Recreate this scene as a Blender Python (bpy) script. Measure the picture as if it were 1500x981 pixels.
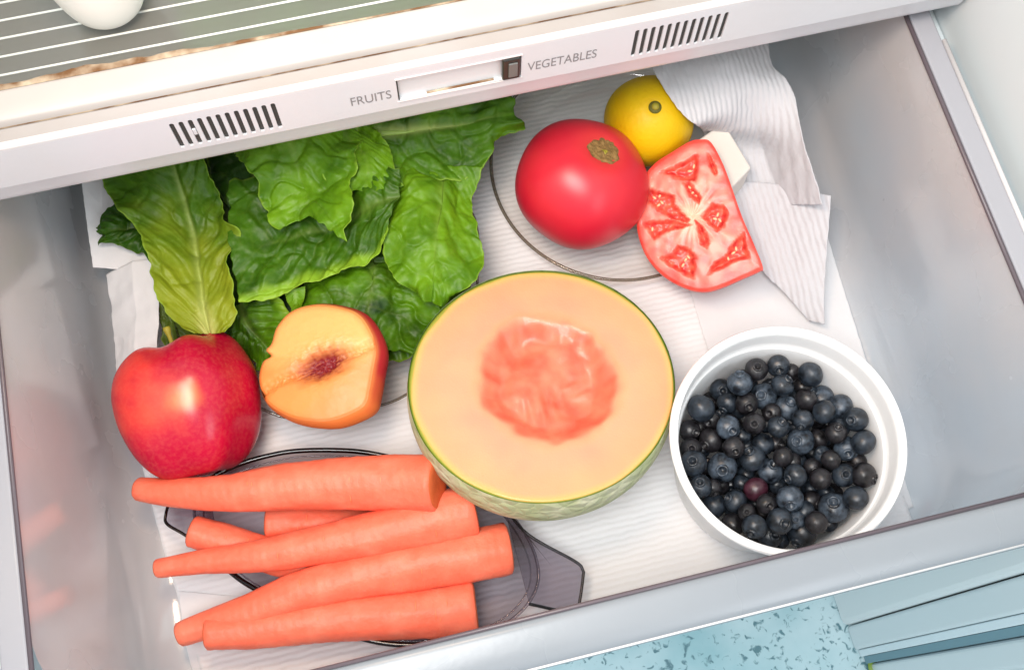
import bpy, math, random
import numpy as np
from mathutils import Vector, Matrix

for o in list(bpy.data.objects):
    bpy.data.objects.remove(o)
S = 0.01                                     # the script works in centimetres, the scene is in metres
COL = bpy.context.scene.collection
rnd = random.Random(7)

# ------------------------------------------------------------------ camera
F = 1650.0
H = 68.0
_y = np.array([-1225.0, -4764.0, F]); _y /= np.linalg.norm(_y)
_x = np.array([17300.0, -3850.0, F]); _x -= _x.dot(_y) * _y; _x /= np.linalg.norm(_x)
_z = np.cross(_x, _y)
M = np.array([_x, _y, _z])                   # world = M @ (right, down, forward)
CAM = np.array([0.0, 0.0, H])
RIGHT, DOWN, FWD = M @ np.array([1.0, 0, 0]), M @ np.array([0, 1.0, 0]), M @ np.array([0, 0, 1.0])

cam = bpy.data.cameras.new('camera')
cam.sensor_fit = 'HORIZONTAL'
cam.sensor_width = 36
cam.lens = 36 * F / 1500
cam.clip_start = 0.01
cam.clip_end = 50
cobj = bpy.data.objects.new('camera', cam)
COL.objects.link(cobj)
R3 = Matrix([[RIGHT[i], -DOWN[i], -FWD[i]] for i in range(3)])
cobj.matrix_world = Matrix.Translation(Vector(CAM * S)) @ R3.to_4x4()
sc = bpy.context.scene
sc.camera = cobj

# ------------------------------------------------------------------ light
world = bpy.data.worlds.new('World')
sc.world = world
world.use_nodes = True
wb = world.node_tree.nodes['Background']
wb.inputs[0].default_value = (0.94, 0.97, 1.0, 1)
wb.inputs[1].default_value = 0.74

def area(name, loc, target, size, power, col):
    l = bpy.data.lights.new(name, 'AREA')
    l.shape = 'DISK'
    l.size = size * S
    l.energy = power
    l.color = col
    o = bpy.data.objects.new(name, l)
    COL.objects.link(o)
    o.location = Vector(loc) * S
    d = Vector(target) - Vector(loc)
    o.rotation_euler = d.to_track_quat('-Z', 'Y').to_euler()
    return o

area('kitchen_lamp', (-22, -14, 145), (10, 16, 0), 62, 16.5, (1.0, 0.985, 0.965))
area('warm_fill_light', (-4, 22, 60), (10, 30, 2), 12, 1.0, (1.0, 0.70, 0.48))  # unseen warm light, added to warm the walls and brighten the back towel
area('cool_fill_light', (62, -66, 70), (16, 6, 0), 80, 5.0, (0.86, 0.94, 1.0))  # unseen cool light, added for wall highlights and a cooler right side
sc.view_settings.view_transform = 'Standard'
sc.view_settings.look = 'None'
sc.view_settings.gamma = 1
sc.view_settings.exposure = 0.20
sc.cycles.max_bounces = 10
sc.cycles.transparent_max_bounces = 16
sc.cycles.caustics_reflective = False
sc.cycles.caustics_refractive = False
sc.cycles.use_denoising = True

# ------------------------------------------------------------------ pixel measurements -> places (cm)
def ray(px, py):
    return M @ np.array([px - 750.0, py - 490.5, F])
def at(px, py, h):
    r = ray(px, py)
    return CAM + r * ((h - H) / r[2])
def view_from(P):
    v = CAM - np.asarray(P)
    return v / np.linalg.norm(v)
def unit(v):
    v = np.asarray(v, float)
    return v / np.linalg.norm(v)
def on_plane(px, py, P, n):
    r = ray(px, py)
    return CAM + r * (np.dot(P - CAM, n) / np.dot(r, n))
def frame(P, tr, td):
    """a normal that leans from the line of sight by tr to the right and td downwards, and two axes in its plane"""
    V = view_from(P)
    n = unit(V + tr * RIGHT + td * DOWN)
    e1 = unit(RIGHT - n * np.dot(RIGHT, n))
    e2 = np.cross(n, e1)
    return n, e1, e2

# ------------------------------------------------------------------ noise
_rs = np.random.RandomState(3)
_perm = _rs.permutation(256)
_perm = np.concatenate([_perm, _perm, _perm])
_grad = _rs.normal(size=(256, 3))
_grad /= np.linalg.norm(_grad, axis=1)[:, None]
def noise(p):
    p = np.asarray(p, float)
    i = np.floor(p).astype(int)
    f = p - i
    u = f * f * f * (f * (f * 6 - 15) + 10)
    i = i & 255
    out = 0
    for dx in (0, 1):
        for dy in (0, 1):
            for dz in (0, 1):
                h = _perm[_perm[_perm[(i[..., 0] + dx) & 255] + ((i[..., 1] + dy) & 255)] + ((i[..., 2] + dz) & 255)]
                g = _grad[h]
                d = f - np.array([dx, dy, dz])
                w = (u[..., 0] if dx else 1 - u[..., 0]) * (u[..., 1] if dy else 1 - u[..., 1]) * (u[..., 2] if dz else 1 - u[..., 2])
                out = out + w * (g * d).sum(-1)
    return out * 1.4
def fbm(p, n=4):
    p = np.asarray(p, float)
    s = 0; a = 1.0; t = 0
    for k in range(n):
        s = s + a * noise(p * 2 ** k + 13.7 * k); t += a; a *= 0.5
    return s / t
def sstep(a, b, x):
    t = np.clip((x - a) / (b - a), 0, 1)
    return t * t * (3 - 2 * t)
def mix(a, b, t):
    t = np.asarray(t)[..., None]
    return np.asarray(a) * (1 - t) + np.asarray(b) * t
def lin(r, g, b):
    def f(c):
        c /= 255
        return c / 12.92 if c <= 0.04045 else ((c + 0.055) / 1.055) ** 2.4
    return np.array([f(r), f(g), f(b)])
def C4(c):
    return (float(c[0]), float(c[1]), float(c[2]), 1)

# ------------------------------------------------------------------ materials
MATS = {}
def bump_chain(nt, out_normal, specs, coord='Object'):
    tc = nt.nodes.new('ShaderNodeTexCoord')
    prev = None
    for kind, scale, dist, strength in specs:
        if kind == 'noise':
            t = nt.nodes.new('ShaderNodeTexNoise'); t.inputs['Scale'].default_value = scale; t.inputs['Detail'].default_value = 5; h = t.outputs['Fac']
        elif kind == 'voronoi':
            t = nt.nodes.new('ShaderNodeTexVoronoi'); t.feature = 'DISTANCE_TO_EDGE'; t.inputs['Scale'].default_value = scale; h = t.outputs['Distance']
        elif kind in ('wave', 'wave_y'):
            t = nt.nodes.new('ShaderNodeTexWave'); t.bands_direction = 'Y' if kind == 'wave_y' else 'X'; t.inputs['Scale'].default_value = scale; t.inputs['Distortion'].default_value = 2.5
            t.inputs['Detail'].default_value = 3; t.inputs['Detail Scale'].default_value = 1.2; h = t.outputs['Fac']
        nt.links.new(tc.outputs[coord], t.inputs['Vector'])
        b = nt.nodes.new('ShaderNodeBump'); b.inputs['Distance'].default_value = dist; b.inputs['Strength'].default_value = strength
        nt.links.new(h, b.inputs['Height'])
        if prev: nt.links.new(prev.outputs[0], b.inputs['Normal'])
        prev = b
    if prev: nt.links.new(prev.outputs[0], out_normal)

def mat(name, col=(0.8, 0.8, 0.8), rough=0.5, spec=0.5, attr=False, bumps=(), sss=0.0, sss_r=(1, 0.4, 0.2), sss_s=0.004,
        trans=0.0, trans_col=None, coat=0.0, mottle=None, metal=0.0, rough_noise=None):
    m = bpy.data.materials.new(name)
    m.use_nodes = True
    nt = m.node_tree
    b = nt.nodes['Principled BSDF']
    b.inputs['Base Color'].default_value = C4(col)
    b.inputs['Roughness'].default_value = rough
    b.inputs['Specular IOR Level'].default_value = spec
    b.inputs['Metallic'].default_value = metal
    src = None
    if attr:
        a = nt.nodes.new('ShaderNodeAttribute'); a.attribute_name = 'col'
        src = a.outputs['Color']
    if mottle:                                     # (scale, amount, second colour)
        t = nt.nodes.new('ShaderNodeTexNoise'); t.inputs['Scale'].default_value = mottle[0]; t.inputs['Detail'].default_value = 6
        tc = nt.nodes.new('ShaderNodeTexCoord'); nt.links.new(tc.outputs['Object'], t.inputs['Vector'])
        r = nt.nodes.new('ShaderNodeMapRange'); r.inputs[1].default_value = 0.42; r.inputs[2].default_value = 0.68; r.inputs[4].default_value = mottle[1]
        nt.links.new(t.outputs['Fac'], r.inputs[0])
        mx = nt.nodes.new('ShaderNodeMix'); mx.data_type = 'RGBA'
        nt.links.new(r.outputs[0], mx.inputs['Factor'])
        if src: nt.links.new(src, mx.inputs[6])
        else: mx.inputs[6].default_value = C4(col)
        mx.inputs[7].default_value = C4(mottle[2])
        src = mx.outputs[2]
    if src: nt.links.new(src, b.inputs['Base Color'])
    if sss:
        b.inputs['Subsurface Weight'].default_value = sss
        b.inputs['Subsurface Radius'].default_value = sss_r
        b.inputs['Subsurface Scale'].default_value = sss_s
    if coat:
        b.inputs['Coat Weight'].default_value = coat; b.inputs['Coat Roughness'].default_value = 0.08
    if rough_noise:
        t = nt.nodes.new('ShaderNodeTexNoise'); t.inputs['Scale'].default_value = rough_noise[0]; t.inputs['Detail'].default_value = 4
        r = nt.nodes.new('ShaderNodeMapRange'); r.inputs[1].default_value = 0.35; r.inputs[2].default_value = 0.7
        r.inputs[3].default_value = rough_noise[1]; r.inputs[4].default_value = rough_noise[2]
        tc = nt.nodes.new('ShaderNodeTexCoord'); nt.links.new(tc.outputs['Object'], t.inputs['Vector'])
        nt.links.new(t.outputs['Fac'], r.inputs[0]); nt.links.new(r.outputs[0], b.inputs['Roughness'])
    if bumps: bump_chain(nt, b.inputs['Normal'], bumps)
    if trans:
        out = nt.nodes['Material Output']
        t = nt.nodes.new('ShaderNodeBsdfTranslucent')
        if trans_col is not None: t.inputs[0].default_value = C4(trans_col)
        elif src: nt.links.new(src, t.inputs[0])
        else: t.inputs[0].default_value = C4(col)
        ms = nt.nodes.new('ShaderNodeMixShader'); ms.inputs[0].default_value = trans
        nt.links.new(b.outputs[0], ms.inputs[1]); nt.links.new(t.outputs[0], ms.inputs[2]); nt.links.new(ms.outputs[0], out.inputs[0])
    MATS[name] = m
    return m

def thin_glass(name, clear, edge, rough=0.03, film=0.0, gloss=1.45, film_col=(0.8, 0.8, 0.8), blur=0):
    """thin sheet of glass or clear plastic: sees through, tinted more at a slant, reflects by Fresnel"""
    m = bpy.data.materials.new(name); m.use_nodes = True
    nt = m.node_tree; nt.nodes.remove(nt.nodes['Principled BSDF'])
    out = nt.nodes['Material Output']
    lw = nt.nodes.new('ShaderNodeLayerWeight'); lw.inputs[0].default_value = 0.35
    mc = nt.nodes.new('ShaderNodeMix'); mc.data_type = 'RGBA'
    mc.inputs[6].default_value = C4(clear); mc.inputs[7].default_value = C4(edge)
    nt.links.new(lw.outputs['Facing'], mc.inputs['Factor'])
    tr = nt.nodes.new('ShaderNodeBsdfTransparent'); nt.links.new(mc.outputs[2], tr.inputs[0])
    if blur:
        rf = nt.nodes.new('ShaderNodeBsdfRefraction'); rf.inputs['IOR'].default_value = 1.12; rf.inputs['Roughness'].default_value = 0.42
        nt.links.new(mc.outputs[2], rf.inputs[0])
        mb = nt.nodes.new('ShaderNodeMixShader'); mb.inputs[0].default_value = blur
        nt.links.new(tr.outputs[0], mb.inputs[1]); nt.links.new(rf.outputs[0], mb.inputs[2]); tr = mb
    gl = nt.nodes.new('ShaderNodeBsdfGlossy'); gl.inputs['Roughness'].default_value = rough
    pw = nt.nodes.new('ShaderNodeMath'); pw.operation = 'POWER'; pw.inputs[1].default_value = 3.5
    nt.links.new(lw.outputs['Facing'], pw.inputs[0])
    fr = nt.nodes.new('ShaderNodeMath'); fr.operation = 'MULTIPLY_ADD'; fr.inputs[1].default_value = 0.5; fr.inputs[2].default_value = 0.05
    nt.links.new(pw.outputs[0], fr.inputs[0])
    ms = nt.nodes.new('ShaderNodeMixShader')
    nt.links.new(fr.outputs[0], ms.inputs[0]); nt.links.new(tr.outputs[0], ms.inputs[1]); nt.links.new(gl.outputs[0], ms.inputs[2])
    last = ms
    if film:
        d = nt.nodes.new('ShaderNodeBsdfDiffuse'); d.inputs[0].default_value = C4(film_col)
        m2 = nt.nodes.new('ShaderNodeMixShader'); m2.inputs[0].default_value = film
        nt.links.new(ms.outputs[0], m2.inputs[1]); nt.links.new(d.outputs[0], m2.inputs[2]); last = m2
    nt.links.new(last.outputs[0], out.inputs[0])
    MATS[name] = m
    return m

mat('shelf_plastic', lin(214, 217, 222), 0.32, mottle=(9, 0.25, lin(204, 200, 196)), bumps=(('noise', 260, 0.0004, 0.15),))
mat('shelf_top_plastic', lin(188, 182, 178), 0.45, mottle=(14, 0.4, lin(176, 168, 160)))
mat('trim_plastic', lin(164, 160, 158), 0.6, mottle=(16, 0.5, lin(150, 142, 134)))
mat('grime', lin(112, 78, 46), 0.8, mottle=(70, 1.0, lin(196, 180, 156)))
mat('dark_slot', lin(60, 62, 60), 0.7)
mat('knob_dark', lin(34, 36, 34), 0.35)
mat('knob_pad', lin(104, 106, 104), 0.3)
mat('slider_track', lin(214, 218, 220), 0.25)
mat('print_grey', lin(132, 132, 134), 0.6)
mat('rib_white', lin(225, 228, 222), 0.3)
thin_glass('shelf_glass', (0.92, 0.93, 0.91), (0.6, 0.62, 0.6), 0.16, 0.14, film_col=lin(200, 198, 188), blur=0.4)
mat('liner', lin(214, 222, 224), 0.35, bumps=(('noise', 40, 0.002, 0.12),))
mat('liner_cool', lin(204, 216, 220), 0.35, mottle=(5, 0.4, lin(212, 222, 226)))
mat('gasket', lin(214, 228, 234), 0.45)
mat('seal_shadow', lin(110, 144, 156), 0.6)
mat('drawer_plastic', lin(206, 202, 202), 0.22, 1.0, trans=0.22, trans_col=lin(226, 230, 236), coat=0.5, rough_noise=(14, 0.10, 0.42),
    mottle=(5, 0.9, lin(184, 196, 208)), bumps=(('noise', 18, 0.003, 0.18), ('noise', 500, 0.0002, 0.2)))  # broad cool mottle stands in for tinted reflections on the walls
mat('rim_plastic', lin(176, 177, 184), 0.16, 0.6, trans=0.15, rough_noise=(12, 0.1, 0.26), bumps=(('noise', 30, 0.002, 0.1),))
mat('lip_plastic', lin(134, 140, 146), 0.2, 0.5, rough_noise=(10, 0.2, 0.4), bumps=(('noise', 300, 0.0003, 0.15),))
mat('rim_groove', lin(92, 82, 88), 0.3)
mat('rim_edge', lin(212, 210, 210), 0.2)  # pale tone, also used to paint highlights along rounded edges
mat('towel', lin(216, 216, 220), 0.9, 0.1, trans=0.18, bumps=(('wave', 90, 0.0010, 0.5), ('noise', 16, 0.006, 0.4), ('noise', 240, 0.0006, 0.35)))
mat('towel_base', lin(238, 238, 240), 0.9, 0.1, trans=0.12, bumps=(('wave_y', 85, 0.0009, 0.4), ('noise', 14, 0.004, 0.25), ('noise', 240, 0.0006, 0.3)))
mat('towel_plain', lin(236, 236, 238), 0.85, 0.12, trans=0.2, bumps=(('noise', 60, 0.002, 0.3), ('noise', 400, 0.0004, 0.3)))
thin_glass('dish_glass', (0.99, 0.99, 0.98), (0.72, 0.71, 0.68), 0.03)
thin_glass('smoky_glass', (0.74, 0.71, 0.75), (0.30, 0.27, 0.31), 0.03)
thin_glass('dish_rim', (0.62, 0.58, 0.52), (0.22, 0.18, 0.14), 0.05)  # tint darkened to stand in for refraction at the glass edge
thin_glass('smoky_rim', (0.10, 0.09, 0.10), (0.02, 0.02, 0.02), 0.05)  # near-black tint paints the dark edge line that refraction would give
mat('container_white', lin(232, 230, 222), 0.4, sss=0.2, sss_r=(1, 1, 1), sss_s=0.004)
mat('bowl_white', lin(246, 246, 246), 0.42, 0.45, sss=0.2, sss_r=(1, 1, 1), sss_s=0.004)
mat('apple_skin', attr=True, rough=0.26, spec=0.45, mottle=(420, 0.12, lin(220, 110, 90)), bumps=(('noise', 160, 0.0004, 0.12),))
mat('apple_stem', lin(150, 140, 40), 0.6)
mat('peach_flesh', attr=True, rough=0.42, spec=0.4, sss=0.35, sss_r=(1, 0.5, 0.2), sss_s=0.005, bumps=(('noise', 130, 0.0012, 0.3),))
mat('peach_skin', attr=True, rough=0.55, spec=0.3, bumps=(('noise', 500, 0.0003, 0.25),))
mat('melon_flesh', attr=True, rough=0.4, spec=0.4, coat=0.12, sss=0.3, sss_r=(1, 0.45, 0.2), sss_s=0.006, bumps=(('noise', 150, 0.0006, 0.3), ('noise', 900, 0.0003, 0.25)))
mat('melon_cavity', attr=True, rough=0.22, spec=0.5, sss=0.3, sss_r=(1, 0.35, 0.2), sss_s=0.005, bumps=(('noise', 90, 0.0015, 0.3),))
mat('melon_rind', lin(176, 184, 140), 0.6, 0.3, mottle=(70, 0.6, lin(226, 222, 196)), bumps=(('voronoi', 110, 0.002, 1.0), ('noise', 300, 0.0006, 0.4)))
mat('tomato_skin', attr=True, rough=0.36, spec=0.5, sss=0.15, sss_r=(1, 0.2, 0.1), sss_s=0.003, bumps=(('noise', 30, 0.001, 0.1),))
mat('tomato_flesh', attr=True, rough=0.34, spec=0.35, sss=0.3, sss_r=(1, 0.35, 0.25), sss_s=0.004, coat=0.06, bumps=(('noise', 90, 0.0012, 0.25), ('noise', 420, 0.0002, 0.3)))
mat('tomato_seed', lin(246, 180, 140), 0.25)
mat('stem_scar', lin(140, 108, 60), 0.8, mottle=(300, 0.8, lin(90, 70, 30)), bumps=(('noise', 500, 0.002, 0.6),))
mat('lemon_skin', lin(222, 184, 10), 0.5, 0.3, mottle=(30, 0.5, lin(196, 142, 6)), bumps=(('voronoi', 260, 0.0006, 0.35),), sss=0.1, sss_r=(1, 0.6, 0.1), sss_s=0.003)
mat('lemon_stem', lin(92, 92, 28), 0.6)
mat('white_block', lin(218, 214, 206), 0.5, sss=0.3, sss_r=(1, 1, 0.9), sss_s=0.004, bumps=(('noise', 120, 0.0006, 0.25),))
mat('carrot', lin(236, 112, 84), 0.46, 0.35, mottle=(60, 0.5, lin(244, 142, 114)), sss=0.2, sss_r=(1, 0.35, 0.15), sss_s=0.003,
    bumps=(('wave', 60, 0.0005, 0.2), ('noise', 60, 0.003, 0.35), ('noise', 190, 0.0012, 0.4), ('noise', 900, 0.0003, 0.5)))
mat('carrot_end', lin(206, 100, 56), 0.6, 0.3, mottle=(160, 0.5, lin(196, 88, 34)), bumps=(('noise', 400, 0.0006, 0.5),))
mat('carrot_scar', lin(244, 136, 92), 0.5)
mat('leaf', attr=True, rough=0.46, spec=0.32, trans=0.2, bumps=(('noise', 120, 0.0014, 0.25), ('noise', 620, 0.0003, 0.3)))
mat('leaf_rib', lin(150, 176, 84), 0.4, 0.4, bumps=(('noise', 100, 0.001, 0.3),))

def berry_mat(name, dark, bloom, amt):
    m = bpy.data.materials.new(name); m.use_nodes = True
    nt = m.node_tree; b = nt.nodes['Principled BSDF']
    tc = nt.nodes.new('ShaderNodeTexCoord'); oi = nt.nodes.new('ShaderNodeObjectInfo')
    ad = nt.nodes.new('ShaderNodeVectorMath'); ad.operation = 'MULTIPLY_ADD'
    ad.inputs[1].default_value = (1, 1, 1)
    nt.links.new(tc.outputs['Object'], ad.inputs[0])
    sc_ = nt.nodes.new('ShaderNodeVectorMath'); sc_.operation = 'SCALE'; sc_.inputs[0].default_value = (3, 5, 7)
    nt.links.new(oi.outputs['Random'], sc_.inputs['Scale']); nt.links.new(sc_.outputs[0], ad.inputs[2])
    n = nt.nodes.new('ShaderNodeTexNoise'); n.inputs['Scale'].default_value = 130; n.inputs['Detail'].default_value = 7; n.inputs['Roughness'].default_value = 0.62
    nt.links.new(ad.outputs[0], n.inputs['Vector'])
    r = nt.nodes.new('ShaderNodeMapRange'); r.inputs[1].default_value = 0.36; r.inputs[2].default_value = 0.66; r.inputs[4].default_value = amt
    nt.links.new(n.outputs['Fac'], r.inputs[0])
    mx = nt.nodes.new('ShaderNodeMix'); mx.data_type = 'RGBA'
    mx.inputs[6].default_value = C4(dark); mx.inputs[7].default_value = C4(bloom)
    nt.links.new(r.outputs[0], mx.inputs['Factor']); nt.links.new(mx.outputs[2], b.inputs['Base Color'])
    rr = nt.nodes.new('ShaderNodeMapRange'); rr.inputs[3].default_value = 0.14; rr.inputs[4].default_value = 0.6
    nt.links.new(n.outputs['Fac'], rr.inputs[0]); nt.links.new(rr.outputs[0], b.inputs['Roughness'])
    bp = nt.nodes.new('ShaderNodeBump'); bp.inputs['Distance'].default_value = 0.0006; bp.inputs['Strength'].default_value = 0.4
    nt.links.new(n.outputs['Fac'], bp.inputs['Height']); nt.links.new(bp.outputs[0], b.inputs['Normal'])
    MATS[name] = m
berry_mat('berry_dark', lin(9, 12, 17), lin(66, 78, 92), 0.55)
berry_mat('berry_pale', lin(12, 16, 23), lin(92, 106, 122), 0.75)
berry_mat('berry_brown', lin(12, 11, 13), lin(58, 56, 62), 0.5)
berry_mat('berry_red', lin(44, 12, 24), lin(96, 56, 72), 0.5)

m = bpy.data.materials.new('granite'); m.use_nodes = True
nt = m.node_tree; b = nt.nodes['Principled BSDF']; b.inputs['Roughness'].default_value = 0.35
tc = nt.nodes.new('ShaderNodeTexCoord')
n1 = nt.nodes.new('ShaderNodeTexNoise'); n1.inputs['Scale'].default_value = 11; n1.inputs['Detail'].default_value = 5
n2 = nt.nodes.new('ShaderNodeTexNoise'); n2.inputs['Scale'].default_value = 130; n2.inputs['Detail'].default_value = 6; n2.inputs['Distortion'].default_value = 0.8
for n in (n1, n2): nt.links.new(tc.outputs['Object'], n.inputs['Vector'])
cr1 = nt.nodes.new('ShaderNodeValToRGB'); cr1.color_ramp.elements[0].position = 0.35; cr1.color_ramp.elements[0].color = C4(lin(148, 188, 196))
cr1.color_ramp.elements[1].position = 0.65; cr1.color_ramp.elements[1].color = C4(lin(190, 214, 220))
cr2 = nt.nodes.new('ShaderNodeValToRGB'); cr2.color_ramp.elements[0].position = 0.57; cr2.color_ramp.elements[0].color = (0, 0, 0, 1)
cr2.color_ramp.elements[1].position = 0.66; cr2.color_ramp.elements[1].color = (1, 1, 1, 1)
mx = nt.nodes.new('ShaderNodeMix'); mx.data_type = 'RGBA'; mx.inputs[7].default_value = C4(lin(84, 124, 134))
nt.links.new(n1.outputs['Fac'], cr1.inputs[0]); nt.links.new(n2.outputs['Fac'], cr2.inputs[0])
nt.links.new(cr1.outputs[0], mx.inputs[6]); nt.links.new(cr2.outputs[0], mx.inputs['Factor']); nt.links.new(mx.outputs[2], b.inputs['Base Color'])
MATS['granite'] = m

# ------------------------------------------------------------------ object helpers
def thing(name, label, cat, loc=(0, 0, 0), group=None, kind=None):
    o = bpy.data.objects.new(name, None)
    o.empty_display_size = 0.02
    COL.objects.link(o)
    o.location = Vector(loc) * S
    o['label'] = label; o['category'] = cat
    if group: o['group'] = group
    if kind: o['kind'] = kind
    return o
def mesh_obj(name, V, Fc, m, parent=None, col=None, smooth=True, loc=None, solid=0, bevel=0, subdiv=0):
    V = np.asarray(V, float)
    org = np.array(parent.location) / S if parent is not None else (np.asarray(loc, float) if loc is not None else np.zeros(3))
    p = parent
    while p is not None and p.parent is not None:
        p = p.parent; org = org + np.array(p.location) / S
    me = bpy.data.meshes.new(name)
    me.from_pydata(((V - org) * S).tolist(), [], [list(map(int, f)) for f in Fc])
    me.materials.append(MATS[m] if isinstance(m, str) else m)
    if smooth: me.polygons.foreach_set('use_smooth', [True] * len(me.polygons))
    if col is not None:
        a = me.color_attributes.new('col', 'FLOAT_COLOR', 'POINT')
        c = np.ones((len(V), 4)); c[:, :3] = np.clip(col, 0, 1)
        a.data.foreach_set('color', c.ravel())
    me.update()
    o = bpy.data.objects.new(name, me)
    COL.objects.link(o)
    if parent is not None: o.parent = parent
    elif loc is not None: o.location = Vector(org) * S
    if bevel:
        md = o.modifiers.new('bevel', 'BEVEL'); md.width = bevel * S; md.segments = 3; md.limit_method = 'ANGLE'
    if solid:
        md = o.modifiers.new('solid', 'SOLIDIFY'); md.thickness = solid * S; md.offset = -1
    if subdiv:
        md = o.modifiers.new('sub', 'SUBSURF'); md.levels = subdiv; md.render_levels = subdiv
    return o
def grid_faces(nu, nv, cu=False, cv=False):
    f = []
    for i in range(nu if cu else nu - 1):
        for j in range(nv if cv else nv - 1):
            a = i * nv + j; b_ = ((i + 1) % nu) * nv + j
            c = ((i + 1) % nu) * nv + (j + 1) % nv; d = i * nv + (j + 1) % nv
            f.append((a, b_, c, d))
    return f
def box(x0, x1, y0, y1, z0, z1):
    V = [(x, y, z) for z in (z0, z1) for y in (y0, y1) for x in (x0, x1)]
    Fc = [(0, 2, 3, 1), (4, 5, 7, 6), (0, 1, 5, 4), (2, 6, 7, 3), (0, 4, 6, 2), (1, 3, 7, 5)]
    return V, Fc
def box_obj(name, b6, m, parent=None, bevel=0, **k):
    V, Fc = box(*b6)
    return mesh_obj(name, V, Fc, m, parent, smooth=False, bevel=bevel, **k)
def join_shapes(lst):
    V = []; Fc = []
    for v, f in lst:
        n = len(V); V += [tuple(p) for p in v]; Fc += [tuple(i + n for i in q) for q in f]
    return V, Fc
def catmull(P, n, closed=False):
    P = np.asarray(P, float)
    if closed: Q = np.vstack([P[-1], P, P[0], P[1]])
    else: Q = np.vstack([2 * P[0] - P[1], P, 2 * P[-1] - P[-2]])
    segs = len(Q) - 3
    T = np.linspace(0, segs, 40 * segs + 1)
    i = np.minimum(T.astype(int), segs - 1); t = (T - i)[:, None]
    p0, p1, p2, p3 = Q[i], Q[i + 1], Q[i + 2], Q[i + 3]
    X = 0.5 * ((2 * p1) + (-p0 + p2) * t + (2 * p0 - 5 * p1 + 4 * p2 - p3) * t ** 2 + (-p0 + 3 * p1 - 3 * p2 + p3) * t ** 3)
    L = np.concatenate([[0], np.cumsum(np.linalg.norm(np.diff(X, axis=0), axis=1))])
    s = np.linspace(0, L[-1], n + 1 if closed else n)
    if closed: s = s[:-1]
    return np.stack([np.interp(s, L, X[:, k]) for k in range(X.shape[1])], 1)
def tube(path, rad, n=10, closed=False, cap=True):
    P = np.asarray(path, float); rad = np.broadcast_to(rad, (len(P),))
    V = []; Fc = []
    up = np.array([0, 0, 1.0])
    for i in range(len(P)):
        a = P[(i - 1) % len(P)] if (closed or i) else P[0]
        b_ = P[(i + 1) % len(P)] if (closed or i < len(P) - 1) else P[-1]
        t = unit(b_ - a); s = np.cross(t, up)
        s = unit(s) if np.linalg.norm(s) > 1e-4 else np.array([1.0, 0, 0])
        w = np.cross(s, t)
        for k in range(n):
            q = 2 * math.pi * k / n
            V.append(P[i] + rad[i] * (math.cos(q) * s + math.sin(q) * w))
    Fc = grid_faces(len(P), n, closed, True)
    if cap and not closed:
        Fc.append(tuple(range(n))); Fc.append(tuple(range(len(V) - 1, len(V) - n - 1, -1)))
    return V, Fc
def lathe(profile, C, ax, n=64, warp=None):
    """profile: (radius, along axis); returns verts grid"""
    ax = unit(ax); e1 = np.cross(ax, [0.3, 0.9, 0.1]); e1 = unit(e1); e2 = np.cross(ax, e1)
    V = []
    for r, h in profile:
        for k in range(n):
            t = 2 * math.pi * k / n
            rr = r * (warp(t, h) if warp else 1)
            V.append(C + ax * h + rr * (math.cos(t) * e1 + math.sin(t) * e2))
    return V, grid_faces(len(profile), n, False, True)
def rails(left, mid, right, nu, nv):
    """surface between three measured lines (px, py, height)"""
    L, Mi, R = [catmull(np.array([at(*p) for p in q]), nu) for q in (left, mid, right)]
    v = np.linspace(-1, 1, nv)
    U = np.linspace(0, 1, nu)[:, None] * np.ones((1, nv)); Vv = np.ones((nu, 1)) * v[None, :]
    P = np.where(Vv[..., None] < 0, Mi[:, None, :] * (1 + np.minimum(Vv, 0))[..., None] - L[:, None, :] * np.minimum(Vv, 0)[..., None],
                 Mi[:, None, :] * (1 - np.maximum(Vv, 0))[..., None] + R[:, None, :] * np.maximum(Vv, 0)[..., None])
    return P, U, Vv
def grid_normals(P):
    du = np.gradient(P, axis=0); dv = np.gradient(P, axis=1)
    n = np.cross(du, dv); n /= np.linalg.norm(n, axis=-1, keepdims=True) + 1e-9
    if n[..., 2].mean() < 0: n = -n
    return n
def up_faces(P, Fc):
    P = P.reshape(-1, 3); s = 0
    for f in Fc[::37]:
        s += np.cross(P[f[1]] - P[f[0]], P[f[3]] - P[f[0]])[2]
    return Fc if s > 0 else [f[::-1] for f in Fc]

# ================================================================== SETTING
ZF = -41.0
V, Fc = box(-260, 260, -260, 120, ZF - 2, ZF)
o = mesh_obj('floor', V, Fc, 'granite', smooth=False); o['kind'] = 'structure'; o['label'] = 'pale blue green speckled granite floor seen below the drawer front'

fr = thing('refrigerator', 'white refrigerator cabinet whose smooth pale blue inner wall runs along the right of the drawer', 'refrigerator', (36, 20, ZF))
box_obj('inner_wall', (34.2, 39.0, 1.2, 62, ZF + 0.05, 70), 'liner', fr, bevel=0.6)
box_obj('inner_wall', (-27, -22.4, 1.2, 62, ZF + 0.05, 70), 'liner', fr, bevel=0.6)
box_obj('back_panel', (-22.4, 34.2, 56, 60, ZF + 0.05, 70), 'liner', fr)
box_obj('cabinet_base', (-22.4, 34.2, 14, 56, ZF + 0.05, -6), 'liner_cool', fr)
box_obj('drawer_runner', (33.3, 34.18, 8, 50, 11.6, 12.6), 'liner', fr, bevel=0.15)
box_obj('drawer_runner', (-22.38, -21.5, 8, 50, 11.6, 12.6), 'liner', fr, bevel=0.15)

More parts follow.
